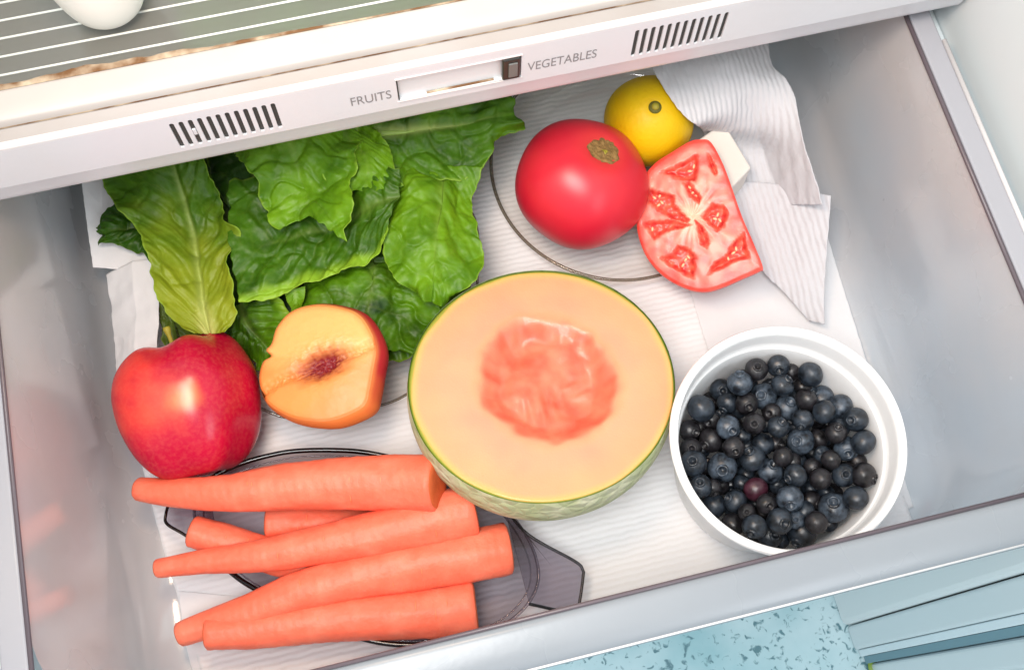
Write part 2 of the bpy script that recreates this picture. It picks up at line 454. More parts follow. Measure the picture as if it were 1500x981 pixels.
dr = thing('door_of_refrigerator', 'open pale blue refrigerator door with rubber seal below the right end of the drawer', 'refrigerator door', (37, -10, ZF))
box_obj('door_panel', (36.2, 42, -60, -2.0, ZF + 0.2, 40), 'liner_cool', dr, bevel=0.8)
box_obj('hinge_side', (34.6, 40, -1.1, 1.1, ZF + 0.2, 40), 'liner_cool', dr, bevel=0.25)
box_obj('door_seal', (34.9, 36.3, -1.8, -1.15, ZF + 0.25, 40), 'gasket', dr, bevel=0.12)
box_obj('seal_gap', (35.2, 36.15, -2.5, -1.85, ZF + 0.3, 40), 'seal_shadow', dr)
box_obj('door_shelf_rail', (35.5, 36.15, -4.6, -2.6, ZF + 0.25, 38), 'liner_cool', dr, bevel=0.3)

lp = at(1275, 972, ZF)
lf = []
for k in range(9):
    t = k / 8; w = 0.55 * math.sin(math.pi * min(1, t * 0.9 + 0.08))
    c = np.array([lp[0] - 0.2 + 0.25 * t, lp[1] - 2.4 + 3.6 * t, ZF + 0.15 + 0.5 * math.sin(t * 3)])
    for s in (-1, 0, 1): lf.append(c + np.array([s * w, 0, 0.15 * abs(s)]))
o = mesh_obj('fallen_leaf', lf, grid_faces(9, 3), mat('leaf_scrap', lin(120, 150, 50), 0.5), loc=(lp[0], lp[1], ZF), solid=0.04)
o['label'] = 'small yellow green leaf scrap on the floor beside the open door'; o['category'] = 'leaf'

# ================================================================== DRAWER
dw = thing('crisper_drawer', 'large translucent grey plastic refrigerator drawer pulled open and lined with paper towel', 'drawer', (6, 24, -0.3))
def rrect(x0, x1, y0, y1, r, n=10):
    pts = []
    for cx, cy, a0 in ((x1 - r, y1 - r, 0), (x0 + r, y1 - r, 90), (x0 + r, y0 + r, 180), (x1 - r, y0 + r, 270)):
        for k in range(n + 1):
            a = math.radians(a0 + 90 * k / n)
            pts.append((cx + r * math.cos(a), cy + r * math.sin(a)))
    return pts
rings = []
def sec(z):
    t = z / 14
    return (-18.3 - 1.5 * t, 29.6 + 2.0 * t, 4.5 - 0.25 * t, 47 + 1.0 * t)
prof = [(z, 0) for z in np.linspace(14, 2.5, 14)]
V = []
for z, _ in prof:
    x0, x1, y0, y1 = sec(z); V += [(x, y, z) for x, y in rrect(x0, x1, y0, y1, 3.6 + 1.6 * z / 14)]
for k in range(1, 9):                                     # rounded foot of the walls
    a = math.radians(90 * k / 8); ins = 2.5 * (1 - math.cos(a)); z = 2.5 * (1 - math.sin(a))
    x0, x1, y0, y1 = sec(2.5 * 0.6); V += [(x, y, z) for x, y in rrect(x0 + ins, x1 - ins, y0 + ins, y1 - ins, max(0.5, 3.7 - ins * 0.6))]
n = 44
nr = len(V) // n
Fc = [f[::-1] for f in grid_faces(nr, n, False, True)] + [tuple(range((nr - 1) * n, nr * n))]
mesh_obj('drawer_basin', V, Fc, 'drawer_plastic', dw)
mesh_obj('side_rim', *box(31.75, 33.0, 4.6, 47.5, 13.5, 14.15), 'rim_plastic', dw, smooth=False, bevel=0.12)
mesh_obj('side_rim', *box(-21.2, -19.95, 4.6, 47.5, 13.5, 14.15), 'rim_plastic', dw, smooth=False, bevel=0.12)
mesh_obj('rim_groove', *tube([(31.62, 5, 14.0), (31.62, 47.5, 14.0)], 0.13, 8), 'rim_groove', dw)
mesh_obj('rim_groove', *tube([(-19.86, 4.6, 14.0), (-19.86, 47.5, 14.0)], 0.13, 8), 'rim_groove', dw)
mesh_obj('rim_edge', *tube([(33.08, 4.0, 14.15), (33.08, 29.6, 14.15)], 0.14, 10), 'rim_edge', dw)  # pale strip painted as the highlight on the right rim
# front handle lip: a rounded profile swept along the width
pr = [(4.35, 12.6), (4.38, 13.9), (4.25, 14.12), (3.9, 14.18), (2.9, 14.0), (2.35, 13.75), (2.12, 13.35), (2.1, 12.9), (2.3, 12.7), (3.2, 12.9), (4.1, 12.6)]
pr = catmull(np.array(pr), 60)
xs = np.linspace(-22, 33.9, 12)
V = [(x, p[0], p[1]) for x in xs for p in pr]
mesh_obj('front_lip', V, grid_faces(len(xs), len(pr)), 'lip_plastic', dw)
mesh_obj('lip_groove', *tube([(-22, 4.42, 14.12), (33.9, 4.42, 14.12)], 0.11, 8), 'rim_groove', dw)
mesh_obj('lip_highlight', *tube([(-22, 2.16, 13.5), (33.9, 2.2, 13.55)], 0.07, 8), 'rim_edge', dw)  # pale strip painted as the highlight along the lip
mesh_obj('front_panel', *box(-18.5, 31.2, 4.05, 4.2, 0.0, 12.7), 'lip_plastic', dw, smooth=False, bevel=0.1) if False else None

# ================================================================== SHELF ABOVE
sh = thing('refrigerator_shelf', 'white framed glass refrigerator shelf with vents and a fruits to vegetables slider above the drawer', 'shelf', (6, 38, 16))
X0, X1 = -26.0, 33.9
YF = 30.5
# front cover with real slots
def capsule(cx, cz, w, h, n=6):
    pts = []
    for k in range(n + 1):
        a = math.pi * k / n; pts.append((cx + w * math.cos(a), cz + h + w * math.sin(a)))
    for k in range(n + 1):
        a = math.pi + math.pi * k / n; pts.append((cx + w * math.cos(a), cz - h + w * math.sin(a)))
    return pts
zb, zt = 17.15, 20.4
slots = [-8.72 + 0.449 * k for k in range(12)] + [14.72 + 0.428 * k for k in range(12)]
V = []; Fc = []
def quad(p):
    n = len(V); V.extend(p); Fc.append((n, n + 1, n + 2, n + 3))
segs = []
edge = X0
groups_ = [(slots[:12], 0.449), (slots[12:], 0.428)]
plain = []
for g, st in groups_:
    a = g[0] - st / 2; b_ = g[-1] + st / 2
    plain.append((edge, a)); edge = b_
    for cx in g:
        hole = capsule(cx, 18.68, 0.115, 1.05)
        m_ = len(hole)
        rect = []
        for (x, z) in hole:
            dx, dz = x - cx, z - 18.68
            if z > 18.68:
                if abs(dx) > 0.11 : q = (cx + st / 2 * np.sign(dx), zt if z > 19.9 else 19.73)
                else: q = (cx + dx / 0.115 * st / 2, zt)
            else:
                if abs(dx) > 0.11: q = (cx + st / 2 * np.sign(dx), 17.63)
                else: q = (cx + dx / 0.115 * st / 2, zb)
            rect.append(q)
        # corner points
        n0 = len(V)
        for x, z in hole: V.append((x, YF, z))
        for x, z in rect: V.append((x, YF, z))
        for x, z in hole: V.append((x, YF + 0.1, z))
        for k in range(m_):
            k2 = (k + 1) % m_
            Fc.append((n0 + k, n0 + k2, n0 + m_ + k2, n0 + m_ + k))
            Fc.append((n0 + k, n0 + 2 * m_ + k, n0 + 2 * m_ + k2, n0 + k2))
        for sx in (-1, 1):                       # the four corner triangles
            for zc, zz in ((zt, 19.73), (zb, 17.63)):
                k_ = len(V)
                d6 = math.cos(math.pi / 6)
                V.extend([(cx + sx * st / 2, YF, zz), (cx + sx * st / 2, YF, zc), (cx + sx * d6 * st / 2, YF, zc)])
                Fc.append((k_, k_ + 1, k_ + 2))
# plain stretches, with the window of the slider left open
sl = (2.32, 8.72, 17.75, 19.72)
plain.append((edge, X1))
for a, b_ in plain:
    if a < sl[0] and b_ > sl[1]:
        quad([(a, YF, zb), (sl[0], YF, zb), (sl[0], YF, zt), (a, YF, zt)])
        quad([(sl[1], YF, zb), (b_, YF, zb), (b_, YF, zt), (sl[1], YF, zt)])
        quad([(sl[0], YF, zb), (sl[1], YF, zb), (sl[1], YF, sl[2]), (sl[0], YF, sl[2])])
        quad([(sl[0], YF, sl[3]), (sl[1], YF, sl[3]), (sl[1], YF, zt), (sl[0], YF, zt)])
        d = 0.28
        quad([(sl[0], YF, sl[2]), (sl[1], YF, sl[2]), (sl[1], YF + d, sl[2]), (sl[0], YF + d, sl[2])])
        quad([(sl[0], YF, sl[3]), (sl[1], YF, sl[3]), (sl[1], YF + d, sl[3]), (sl[0], YF + d, sl[3])])
        quad([(sl[0], YF, sl[2]), (sl[0], YF, sl[3]), (sl[0], YF + d, sl[3]), (sl[0], YF + d, sl[2])])
        quad([(sl[1], YF, sl[2]), (sl[1], YF, sl[3]), (sl[1], YF + d, sl[3]), (sl[1], YF + d, sl[2])])
    else:
        quad([(a, YF, zb), (b_, YF, zb), (b_, YF, zt), (a, YF, zt)])
mesh_obj('front_cover', V, Fc, 'shelf_plastic', sh, smooth=False)
box_obj('vent_shade_plate', (-9.2, -3.4, YF + 0.11, YF + 0.2, 17.3, 20.2), 'dark_slot', sh)  # added dark plates stand in for the shade inside the slots
box_obj('vent_shade_plate', (14.3, 19.9, YF + 0.11, YF + 0.2, 17.3, 20.2), 'dark_slot', sh)
box_obj('vent_bridge', (-7.93, -7.74, YF + 0.005, YF + 0.105, 18.4, 18.95), 'shelf_plastic', sh, bevel=0.05)
# rounded lower edge, the sloping trim and the top frame, each one sweep
def sweep(name, pr, m, x0=X0, x1=X1, n=40):
    pr = catmull(np.array(pr), n)
    V = [(x, p[0], p[1]) for x in (x0, x1) for p in pr]
    return mesh_obj(name, V, grid_faces(2, n), m, sh)
sweep('lower_edge', [(30.5, 17.15), (30.58, 16.8), (30.7, 16.2), (30.82, 15.6), (31.0, 15.4), (32.0, 15.4), (33.6, 15.4)], 'shelf_plastic')
sweep('upper_edge', [(30.5, 20.4), (30.52, 20.52), (30.62, 20.62), (30.8, 20.66)], 'rim_edge')  # rounded edge in a paler colour, its highlight painted in
sweep('sloping_trim', [(30.8, 20.66), (31.1, 20.72), (31.35, 20.8), (31.38, 20.86)], 'trim_plastic')
sweep('grime_seam', [(31.36, 20.87), (31.41, 20.80), (31.48, 20.95)], 'grime')
sweep('top_frame', [(31.44, 20.84), (31.5, 21.15), (31.6, 21.3), (32.0, 21.4), (32.7, 21.42), (33.05, 21.4), (33.15, 21.25), (33.2, 21.0)], 'shelf_top_plastic', n=50)
# grime that has gathered between frame and glass
V = []
gx = np.linspace(-26, 12, 160)
gw = 0.10 + 0.55 * np.clip(fbm(np.stack([gx * 0.35, gx * 0 + 2.2, gx * 0], 1)) + 0.35, 0, 1) * sstep(2, -10, gx)
for x, w in zip(gx, gw): V += [(x, 33.12, 21.36), (x, 33.12 + w * 0.5, 21.40), (x, 33.14 + w, 21.345)]
o = mesh_obj('grime_line', V, grid_faces(len(gx), 3), 'grime', sh); o['label'] = 'brown grime along the frame edge of the glass'
box_obj('glass_pane', (X0, X1, 33.1, 55.5, 21.0, 21.32), 'shelf_glass', sh)
for k in range(9):
    y = 33.95 + 1.02 * k
    mesh_obj('glass_rib', *tube([(X0, y, 21.34), (X1, y, 21.34)], 0.06, 8), 'rib_white', sh)
# slider
tr = box_obj('slider_track', (sl[0] + 0.01, sl[1] - 0.01, YF + 0.22, YF + 0.27, sl[2] + 0.01, sl[3] - 0.01), 'slider_track', sh)
box_obj('track_seam', (sl[0] + 0.02, sl[0] + 0.08, YF + 0.05, YF + 0.21, sl[2] + 0.02, sl[3] - 0.02), 'dark_slot', sh)
box_obj('track_grime', (sl[0] + 1.5, sl[1] - 1.4, YF + 0.1, YF + 0.2, sl[2] + 0.005, sl[2] + 0.07), 'grime', sh)
kn = box_obj('slider_knob', (7.72, 8.66, YF - 0.12, YF + 0.2, 17.85, 19.66), 'knob_dark', sh, bevel=0.1)
box_obj('knob_pad', (8.02, 8.5, YF - 0.2, YF - 0.1, 18.15, 19.35), 'knob_pad', sh, bevel=0.08)
box_obj('slider_bezel', (sl[0] - 0.05, sl[1] + 0.05, YF - 0.05, YF + 0.02, sl[3] + 0.0, sl[3] + 0.06), 'rim_edge', sh)
box_obj('slider_bezel', (sl[0] - 0.05, sl[1] + 0.05, YF - 0.05, YF + 0.02, sl[2] - 0.06, sl[2]), 'rim_edge', sh)

def lettering(text, x0, x1, z0, z1):
    cu = bpy.data.curves.new(text, 'FONT'); cu.body = text; cu.size = 1; cu.extrude = 0.0
    to = bpy.data.objects.new('t', cu); COL.objects.link(to)
    bpy.context.view_layer.update()
    me = bpy.data.meshes.new_from_object(to.evaluated_get(bpy.context.evaluated_depsgraph_get()))
    co = np.zeros(len(me.vertices) * 3); me.vertices.foreach_get('co', co); co = co.reshape(-1, 3)
    mn, mxx = co.min(0), co.max(0)
    V = np.stack([x0 + (co[:, 0] - mn[0]) / (mxx[0] - mn[0]) * (x1 - x0), np.full(len(co), YF - 0.015), z0 + (co[:, 1] - mn[1]) / (mxx[1] - mn[1]) * (z1 - z0)], 1)
    Fc = [tuple(p.vertices) for p in me.polygons]
    bpy.data.objects.remove(to); bpy.data.meshes.remove(me)
    o = mesh_obj('lettering', V, Fc, 'print_grey', sh, smooth=False)
    o['label'] = 'grey printed word ' + text
    return o
lettering('FRUITS', -0.05, 2.0, 18.2, 18.95)
lettering('VEGETABLES', 9.05, 12.7, 18.15, 18.9)

# white container on the shelf
ec = at(126, -60, 25)
wc = thing('white_container', 'smooth white rounded container standing on the glass shelf at the top left', 'container', (ec[0], ec[1], 21.4))
pr = [(0.05, 0), (1.2, 0.05), (2.0, 0.3), (2.6, 1.0), (3.0, 2.2), (3.3, 4), (3.5, 6), (3.6, 7.5), (3.75, 7.6), (3.75, 7.8), (3.5, 7.85), (3.35, 7.6), (3.2, 6), (2.6, 1.6), (0.05, 0.8)]
pr = catmull(np.array(pr) * np.array([0.68, 0.68]), 50)
ptip = at(125, 44, 27)
V, Fc = lathe(pr, np.array([ec[0], ec[1], 21.4]), (0, 0, 1), 64)
mesh_obj('container_body', V, [f[::-1] for f in Fc], 'container_white', wc)

# ================================================================== PAPER TOWELS
def sheet(name, label, left, mid, right, m, amp=0.12, freq=0.5, fold=0.0, seed=0, nu=90, nv=70, th=0.05, jag=0.03, ruff=0.0, extra=None, group='paper towels lining the drawer'):
    P, U, Vv = rails(left, mid, right, nu, nv)
    Q = P.reshape(-1, 3)
    nz = fbm(np.c_[Q[:, :2] * freq, np.full(len(Q), seed * 7.7)], 4).reshape(nu, nv)
    cr = np.abs(fbm(np.c_[Q[:, :2] * freq * 1.3, np.full(len(Q), seed * 3.1 + 50)], 3)).reshape(nu, nv)
    N = grid_normals(P)
    P = P + N * (amp * nz - amp * 1.5 * cr)[..., None]
    if fold: P = P + N * (fold * np.sin(Vv * 5 + U * 2 + seed))[..., None]
    if ruff: P = P + N * (ruff * np.abs(Vv) ** 4 * np.sin(U * 34 + seed))[..., None]
    e = np.maximum(sstep(0.9, 1, np.abs(Vv)), sstep(0.92, 1, U))
    P[..., :2] += (jag * e * noise(np.c_[Q * 3.0]).reshape(nu, nv))[..., None]
    if extra: P = extra(P, U, Vv)
    c = P.reshape(-1, 3).mean(0)
    o = mesh_obj(name, P.reshape(-1, 3), up_faces(P, grid_faces(nu, nv)), m, loc=(c[0], c[1], P[..., 2].min()), solid=th)
    o['label'] = label; o['category'] = 'paper towel'; o['group'] = group
    return o

# base sheet: follows the drawer floor
def flat_sheet(name, label, poly_l, poly_r, z, m, seed, amp=0.05, freq=0.35):
    left = [(p + (z,))[:3] for p in poly_l]; right = [(p + (z,))[:3] for p in poly_r]
    n_ = min(len(left), len(right))
    Lr = catmull(np.array(left), 8); Rr = catmull(np.array(right), 8)
    Mr = (Lr + Rr) / 2
    return sheet(name, label, [tuple(p) for p in Lr], [tuple(p) for p in Mr], [tuple(p) for p in Rr], m, amp=amp, freq=freq, seed=seed, nu=140, nv=180, th=0.04)
flat_sheet('paper_towel', 'large white ribbed paper towel lying flat on the drawer floor under everything',
           [(148, 270), (172, 480), (200, 650), (232, 770), (258, 875), (290, 962), (312, 1040, 1.1)], [(1090, 60), (1150, 240), (1210, 420), (1262, 560), (1310, 690), (1340, 750), (1352, 800, 1.1)], 0.35, 'towel_base', 1)
flat_sheet('paper_towel', 'smooth white under sheet showing at the right edge beside the blueberry bowl',
           [(960, 200), (1010, 420), (1080, 640), (1150, 820)], [(1128, 70), (1212, 345), (1262, 505), (1338, 742)], 0.5, 'towel_plain', 2)
flat_sheet('paper_towel', 'white folded towel corner sticking out below the bottom carrot tips',
           [(262, 865), (268, 920), (280, 975), (300, 1010)], [(420, 880), (560, 925), (600, 950), (640, 975)], 0.42, 'towel_plain', 3)
# crumpled folds on the left
sheet('paper_towel', 'white towel fold standing against the left wall between lettuce and apple',
      [(155, 402, 3.4), (162, 450, 3.0), (168, 540, 2.6), (183, 640, 1.6)],
      [(192, 382, 4.6), (196, 450, 4.2), (198, 545, 3.6), (212, 640, 2.0)],
      [(222, 378, 4.9), (232, 450, 4.6), (230, 540, 3.8), (245, 640, 2.4)], 'towel_plain', amp=0.22, freq=0.28, seed=4, ruff=0.04)
sheet('paper_towel', 'white towel corner folded over at the left under the dark lettuce leaf',
      [(118, 255, 5.4), (124, 300, 5.0), (130, 350, 4.6), (136, 391, 4.2)],
      [(150, 255, 5.2), (150, 310, 4.6), (160, 360, 4.3), (172, 394, 4.0)],
      [(185, 262, 4.0), (190, 320, 4.0), (205, 360, 4.2), (222, 386, 4.4)], 'towel_plain', amp=0.2, freq=0.25, seed=5)
# right hand towel: rises up the wall, one corner flops over the lemon
sheet('paper_towel', 'big white towel flap rising at the right with one corner flopped over the lemon',
      [(944, 70, 8.3), (960, 104, 8.4), (982, 142, 8.3), (1000, 166, 8.0), (1020, 184, 7.4), (1030, 196, 4.6), (1040, 235, 2.4), (1062, 286, 2.0)],
      [(1050, 40, 8.4), (1070, 90, 8.5), (1088, 128, 8.0), (1098, 155, 7.0), (1108, 190, 5.4), (1118, 220, 3.4), (1130, 255, 2.8), (1150, 300, 2.6)],
      [(1125, 45, 7.6), (1132, 90, 7.8), (1152, 115, 7.8), (1164, 140, 7.6), (1172, 180, 7.2), (1182, 220, 6.8), (1192, 255, 6.4), (1204, 300, 5.6)],
      'towel', amp=0.3, freq=0.16, seed=6, nu=120, nv=110)
sheet('paper_towel', 'ribbed white towel end hanging down right of the cut tomato',
      [(1050, 262, 2.2), (1075, 310, 2.1), (1100, 365, 1.9), (1120, 400, 1.7), (1150, 430, 1.5), (1185, 470, 1.2)],
      [(1130, 268, 2.9), (1145, 320, 2.7), (1160, 370, 2.4), (1170, 410, 2.2), (1180, 440, 1.8), (1196, 472, 1.5)],
      [(1217, 287, 4.6), (1214, 330, 4.0), (1210, 375, 3.3), (1208, 410, 2.8), (1207, 440, 2.3), (1208, 475, 1.8)],
      'towel', amp=0.16, freq=0.3, seed=8, nu=90, nv=80, ruff=0.02)

# ================================================================== DISHES
def dish(name, label, C, R, zr, m, rim_m, rim_r, wav=0, nw=10, base=0.55, h0=0.45, warp=None):
    t = thing(name, label, 'dish', (C[0], C[1], h0))
    prof = [(0.02, h0), (base * R * 0.6, h0), (base * R * 0.95, h0 + 0.05), (base * R * 1.08, h0 + 0.35), (R * (0.5 + 0.5 * base), h0 + (zr - h0) * 0.45), (R * 0.95, h0 + (zr - h0) * 0.85), (R, zr)]
    prof = catmull(np.array(prof), 46); n_ = 180
    V = []
    for r, z in prof:
        for k in range(n_):
            a = 2 * math.pi * k / n_; f = (r / R) ** 3
            w = 1 + wav * f * math.sin(nw * a + 0.6)
            if warp: w *= 1 + f * warp(a)
            V.append((C[0] + r * w * math.cos(a), C[1] + r * w * math.sin(a), z + wav * 9 * f * math.cos(nw * a + 0.6)))
    mesh_obj('dish_wall', V, grid_faces(len(prof), n_, False, True), m, t)
    mesh_obj('dish_rim', *tube(V[-n_:], rim_r, 8, closed=True), rim_m, t)
    return t
dish('glass_dish', 'clear wavy edged glass dish holding the lettuce leaves', at(474, 389, 4.0), 9.6, 4.0, 'dish_glass', 'dish_rim', 0.085, wav=0.018, nw=9)
dish('glass_plate', 'round clear glass plate under the tomatoes and the lemon', at(905, 238, 1.9), 8.35, 1.9, 'dish_glass', 'dish_rim', 0.11, base=0.7)

bd = thing('smoky_dish', 'smoky grey glass oval dish with pointed handles under the carrots', 'dish', tuple(at(545, 800, 0.45)))
body_px = [(318, 818), (350, 847), (388, 870), (450, 905), (540, 937), (610, 944), (680, 936), (740, 913), (776, 880), (789, 840), (774, 790), (735, 738), (690, 706), (620, 682), (560, 667), (510, 660), (440, 660), (390, 668), (340, 684), (303, 706), (285, 740), (292, 785)]
out = catmull(np.array([at(x, y, 3.0) for x, y in body_px]), 160, closed=True)
cen = at(545, 802, 3.0)
V = []
lv = [(1.0, 3.0), (0.97, 2.7), (0.93, 2.2), (0.88, 1.6), (0.81, 1.1), (0.74, 0.75), (0.68, 0.6), (0.6, 0.55), (0.3, 0.52), (0.02, 0.52)]
for s, z in lv:
    for p in out: V.append((cen[0] + (p[0] - cen[0]) * s, cen[1] + (p[1] - cen[1]) * s, z))
mesh_obj('dish_wall', V, grid_faces(len(lv), 160, False, True), 'smoky_glass', bd)
c738, c740 = at(735, 738, 3.0), at(745, 911, 3.0); l1_, l2_ = at(303, 706, 3.0), at(318, 818, 3.0)
i1, i2, i3, i4 = [int(np.argmin(np.linalg.norm(out - q, axis=1))) for q in (c738, c740, l1_, l2_)]
def arc(i, j):
    n_ = len(out); d = (j - i) % n_
    if d > n_ // 2: i, j = j, i; d = n_ - d
    return [out[(i + k) % n_] + np.array([0, 0, 0.02]) for k in range(d + 1)]
mesh_obj('dish_rim', *tube(arc(i1, i3), 0.15, 8), 'smoky_rim', bd)
mesh_obj('dish_rim', *tube(arc(i2, i4), 0.15, 8), 'smoky_rim', bd)
mesh_obj('inner_ridge', *tube(arc(i1, i2), 0.09, 8), 'smoky_glass', bd)
mesh_obj('inner_ridge', *tube(arc(i3, i4), 0.09, 8), 'smoky_glass', bd)
def tab(px, z0=3.0):
    pts = catmull(np.array([at(x, y, z0) for x, y in px]), 60, closed=False)
    pts[:, 2] -= 0.10 * (pts[:, 0] - pts[:, 0].min() if pts[:, 0].mean() > cen[0] else pts[:, 0].max() - pts[:, 0])
    c = pts.mean(0); V = [tuple(p) for p in pts] + [tuple(c)]
    Fc = [(k, k + 1, len(pts)) for k in range(len(pts) - 1)] + [(len(pts) - 1, 0, len(pts))]
    mesh_obj('handle', V, Fc, 'smoky_glass', bd, smooth=False, solid=0.18)
    mesh_obj('handle_rim', *tube(pts, 0.09, 8), 'smoky_rim', bd)
tab([(738, 742), (775, 783), (842, 820), (854, 832), (855, 842), (848, 886), (838, 896), (775, 884)])
tab([(305, 702), (264, 716), (247, 735), (241, 752), (243, 766), (272, 784), (320, 820)])
# a moulded ring in the bottom of the smoky dish
ring = [(cen[0] + (p[0] - cen[0]) * 0.955, cen[1] + (p[1] - cen[1]) * 0.955, 2.62) for p in out]
mesh_obj('moulded_ring', *tube(ring, 0.05, 6, closed=True), 'smoky_glass', bd)

# ================================================================== BOWL AND BLUEBERRIES
bc = at(1155, 642, 9.0)
bt = thing('white_bowl', 'white plastic bowl with a stepped rim full of blueberries', 'bowl', (bc[0], bc[1], 0.5))
pr = [(0.02, 0.5), (4.3, 0.5), (4.7, 0.7), (5.0, 1.2), (5.95, 6.8), (6.08, 8.3), (6.2, 8.7), (6.38, 8.78), (6.44, 8.95), (6.36, 9.12), (6.2, 9.15), (6.02, 9.1), (5.95, 8.9), (5.90, 8.2), (5.86, 7.7), (5.78, 7.45), (5.68, 7.3), (5.63, 7.0), (5.0, 1.5), (4.4, 0.95), (0.02, 0.85)]
pp = []
for a, b_ in zip(pr[:-1], pr[1:]):
    for k in range(4): pp.append((a[0] + (b_[0] - a[0]) * k / 4, a[1] + (b_[1] - a[1]) * k / 4))
pp.append(pr[-1])
V, Fc = lathe([(r, z) for r, z in pp], np.array([bc[0], bc[1], 0.0]), (0, 0, 1), 112)
mesh_obj('bowl_body', V, Fc, 'bowl_white', bt)

def berry_mesh(kind, seed):
    """unit-radius berry (1 cm), crown along +z; returns body mesh and crown mesh"""
    r_ = np.random.RandomState(seed); nu, nv = 26, 36
    V = []
    squash = 0.84 + 0.1 * r_.rand()
    for i in range(nu):
        th = math.pi * i / (nu - 1)
        for k in range(nv):
            a = 2 * math.pi * k / nv
            p = np.array([math.sin(th) * math.cos(a), math.sin(th) * math.sin(a), math.cos(th) * squash])
            V.append(p)
    V = np.array(V)
    w = 1 + 0.05 * noise(V * 1.3 + seed * 5.1) + 0.012 * noise(V * 5 + seed)
    V = V * w[:, None]
    th = np.arccos(np.clip(V[:, 2] / np.linalg.norm(V, axis=1), -1, 1))
    V[:, 2] -= 0.34 * np.exp(-(th / 0.26) ** 4)             # the hollow inside the crown
    me = bpy.data.meshes.new('blueberry_body')
    me.from_pydata((V * S).tolist(), [], [f for f in grid_faces(nu, nv, False, True)])
    me.polygons.foreach_set('use_smooth', [True] * len(me.polygons))
    # crown: a short lobed collar
    n_ = 40; C = []
    rows = [(0.26, squash * 0.90), (0.27, squash * 0.955 + 0.05), (0.31, squash * 0.955 + 0.10), (0.40, squash * 0.955 + 0.05), (0.44, squash * 0.88)]
    for j, (r, z) in enumerate(rows):
        for k in range(n_):
            a = 2 * math.pi * k / n_
            lobe = 0.5 + 0.5 * math.cos(5 * a + seed)
            rr = r + (0.05 * lobe if j in (2, 3) else 0); zz = z + (0.03 * lobe if j in (1, 2) else 0)
            C.append((rr * math.cos(a), rr * math.sin(a), zz))
    mc = bpy.data.meshes.new('blueberry_crown')
    mc.from_pydata((np.array(C) * S).tolist(), [], grid_faces(len(rows), n_, False, True))
    mc.polygons.foreach_set('use_smooth', [True] * len(mc.polygons))
    for m_ in (me, mc): m_.materials.append(MATS[kind])
    return me, mc
BM = {k: [berry_mesh('berry_' + k, s + i * 10) for s in range(1, 5)] for i, k in enumerate(('dark', 'pale', 'brown', 'red'))}

# px, py, radius px, crown lean right, crown lean down (None: crown hidden), tone, depth class
B = [(1108,541,16,.15,-.3,'brown',0),(1140,532,16,.1,.45,'dark',0),(1084,561,18,0,-.85,'pale',0),(1053,567,16,.2,.1,'dark',0),(1027,598,20,None,0,'dark',0),
(1037,583,15,.6,.2,'brown',1),(1066,590,15,-.5,.8,'dark',0),(1094,591,16,.2,.3,'brown',0),(1118,580,19,-.2,-.1,'pale',0),(1146,564,16,.6,-.6,'dark',0),
(1152,597,18.5,.35,-.5,'pale',0),(1159,545,12,None,0,'brown',1),(1067,626,17,.35,.3,'pale',0),(1188,546,18,None,0,'dark',0),(1212,572,19.5,-.6,-.6,'pale',0),
(1236,591,18,None,0,'pale',0),(1181,586,16,None,0,'brown',0),(1207,603,16.5,None,0,'dark',0),(1176,615,15,-.2,.7,'dark',0),(1256,613,17,-.5,.1,'dark',0),
(1165,579,10,None,0,'dark',1),(1175,566,12,None,0,'brown',1),(1228,605,11,None,0,'dark',1),(1010,630,15,.55,.2,'brown',0),(1041,645,17,-.6,.5,'brown',0),
(1105,620,15,0,.05,'brown',0),(1140,625,15,.4,-.5,'dark',0),(1075,655,15,.15,.4,'brown',0),(1117,650,16,None,0,'dark',0),(1012,657,15,.1,0,'brown',0),
(1016,678,18,-.1,-.2,'dark',0),(1058,684,20.5,0,.25,'pale',0),(1102,671,18,-.3,-.7,'dark',0),(1092,694,13,None,0,'dark',1),(1129,689,18,.25,-.55,'pale',0),
(1147,669,14,None,0,'brown',0),(1137,650,11,.6,.1,'brown',1),(1107,716,17,None,0,'red',0),(1023,713,16,0,-.4,'dark',0),(1053,711,14,None,0,'brown',1),
(1173,646,19,-.4,0,'pale',0),(1197,643,15,None,0,'brown',0),(1225,634,15,.2,-.6,'brown',0),(1209,640,11,-.8,.1,'dark',1),(1240,657,18,.15,.45,'pale',0),
(1269,647,18,None,0,'dark',0),(1217,673,13.5,None,0,'brown',0),(1190,684,12,.3,.4,'brown',1),(1263,677,13,None,0,'brown',1),(1236,696,16,.2,-.1,'dark',0),
(1272,698,18,.8,.3,'brown',0),(1202,701,15,None,0,'brown',0),(1165,696,16,-.8,.4,'dark',0),(1169,674,10,None,0,'dark',1),(1044,740,19,None,0,'dark',0),
(1036,724,10,None,0,'dark',1),(1077,733,16,-.8,-.3,'dark',0),(1074,767,16,None,0,'brown',0),(1094,750,10,0,0,'brown',0),(1123,738,14,.3,.2,'brown',0),
(1105,771,17,-.3,.65,'dark',0),(1128,783,18,.4,0,'dark',0),(1143,791,12,None,0,'dark',1),(1157,730,18.5,.1,.55,'pale',0),(1188,734,15,.7,.3,'brown',0),
(1221,743,21.5,0,-.45,'pale',0),(1254,729,17,None,0,'dark',0),(1142,763,18,.4,.2,'dark',0),(1166,761,11,0,0,'pale',0),(1196,765,15,None,0,'brown',0),
(1176,785,20,-.45,.75,'dark',0),(1217,770,11,None,0,'dark',1),(1210,722,12,None,0,'dark',1),(1139,710,12,None,0,'dark',1),(1185,715,12,None,0,'dark',1),
(1086,707,12,None,0,'dark',1),(1127,602,12,None,0,'dark',1),(1087,637,12,None,0,'dark',1),(1028,660,11,None,0,'dark',1),(1098,565,12,None,0,'dark',1)]
berries = []
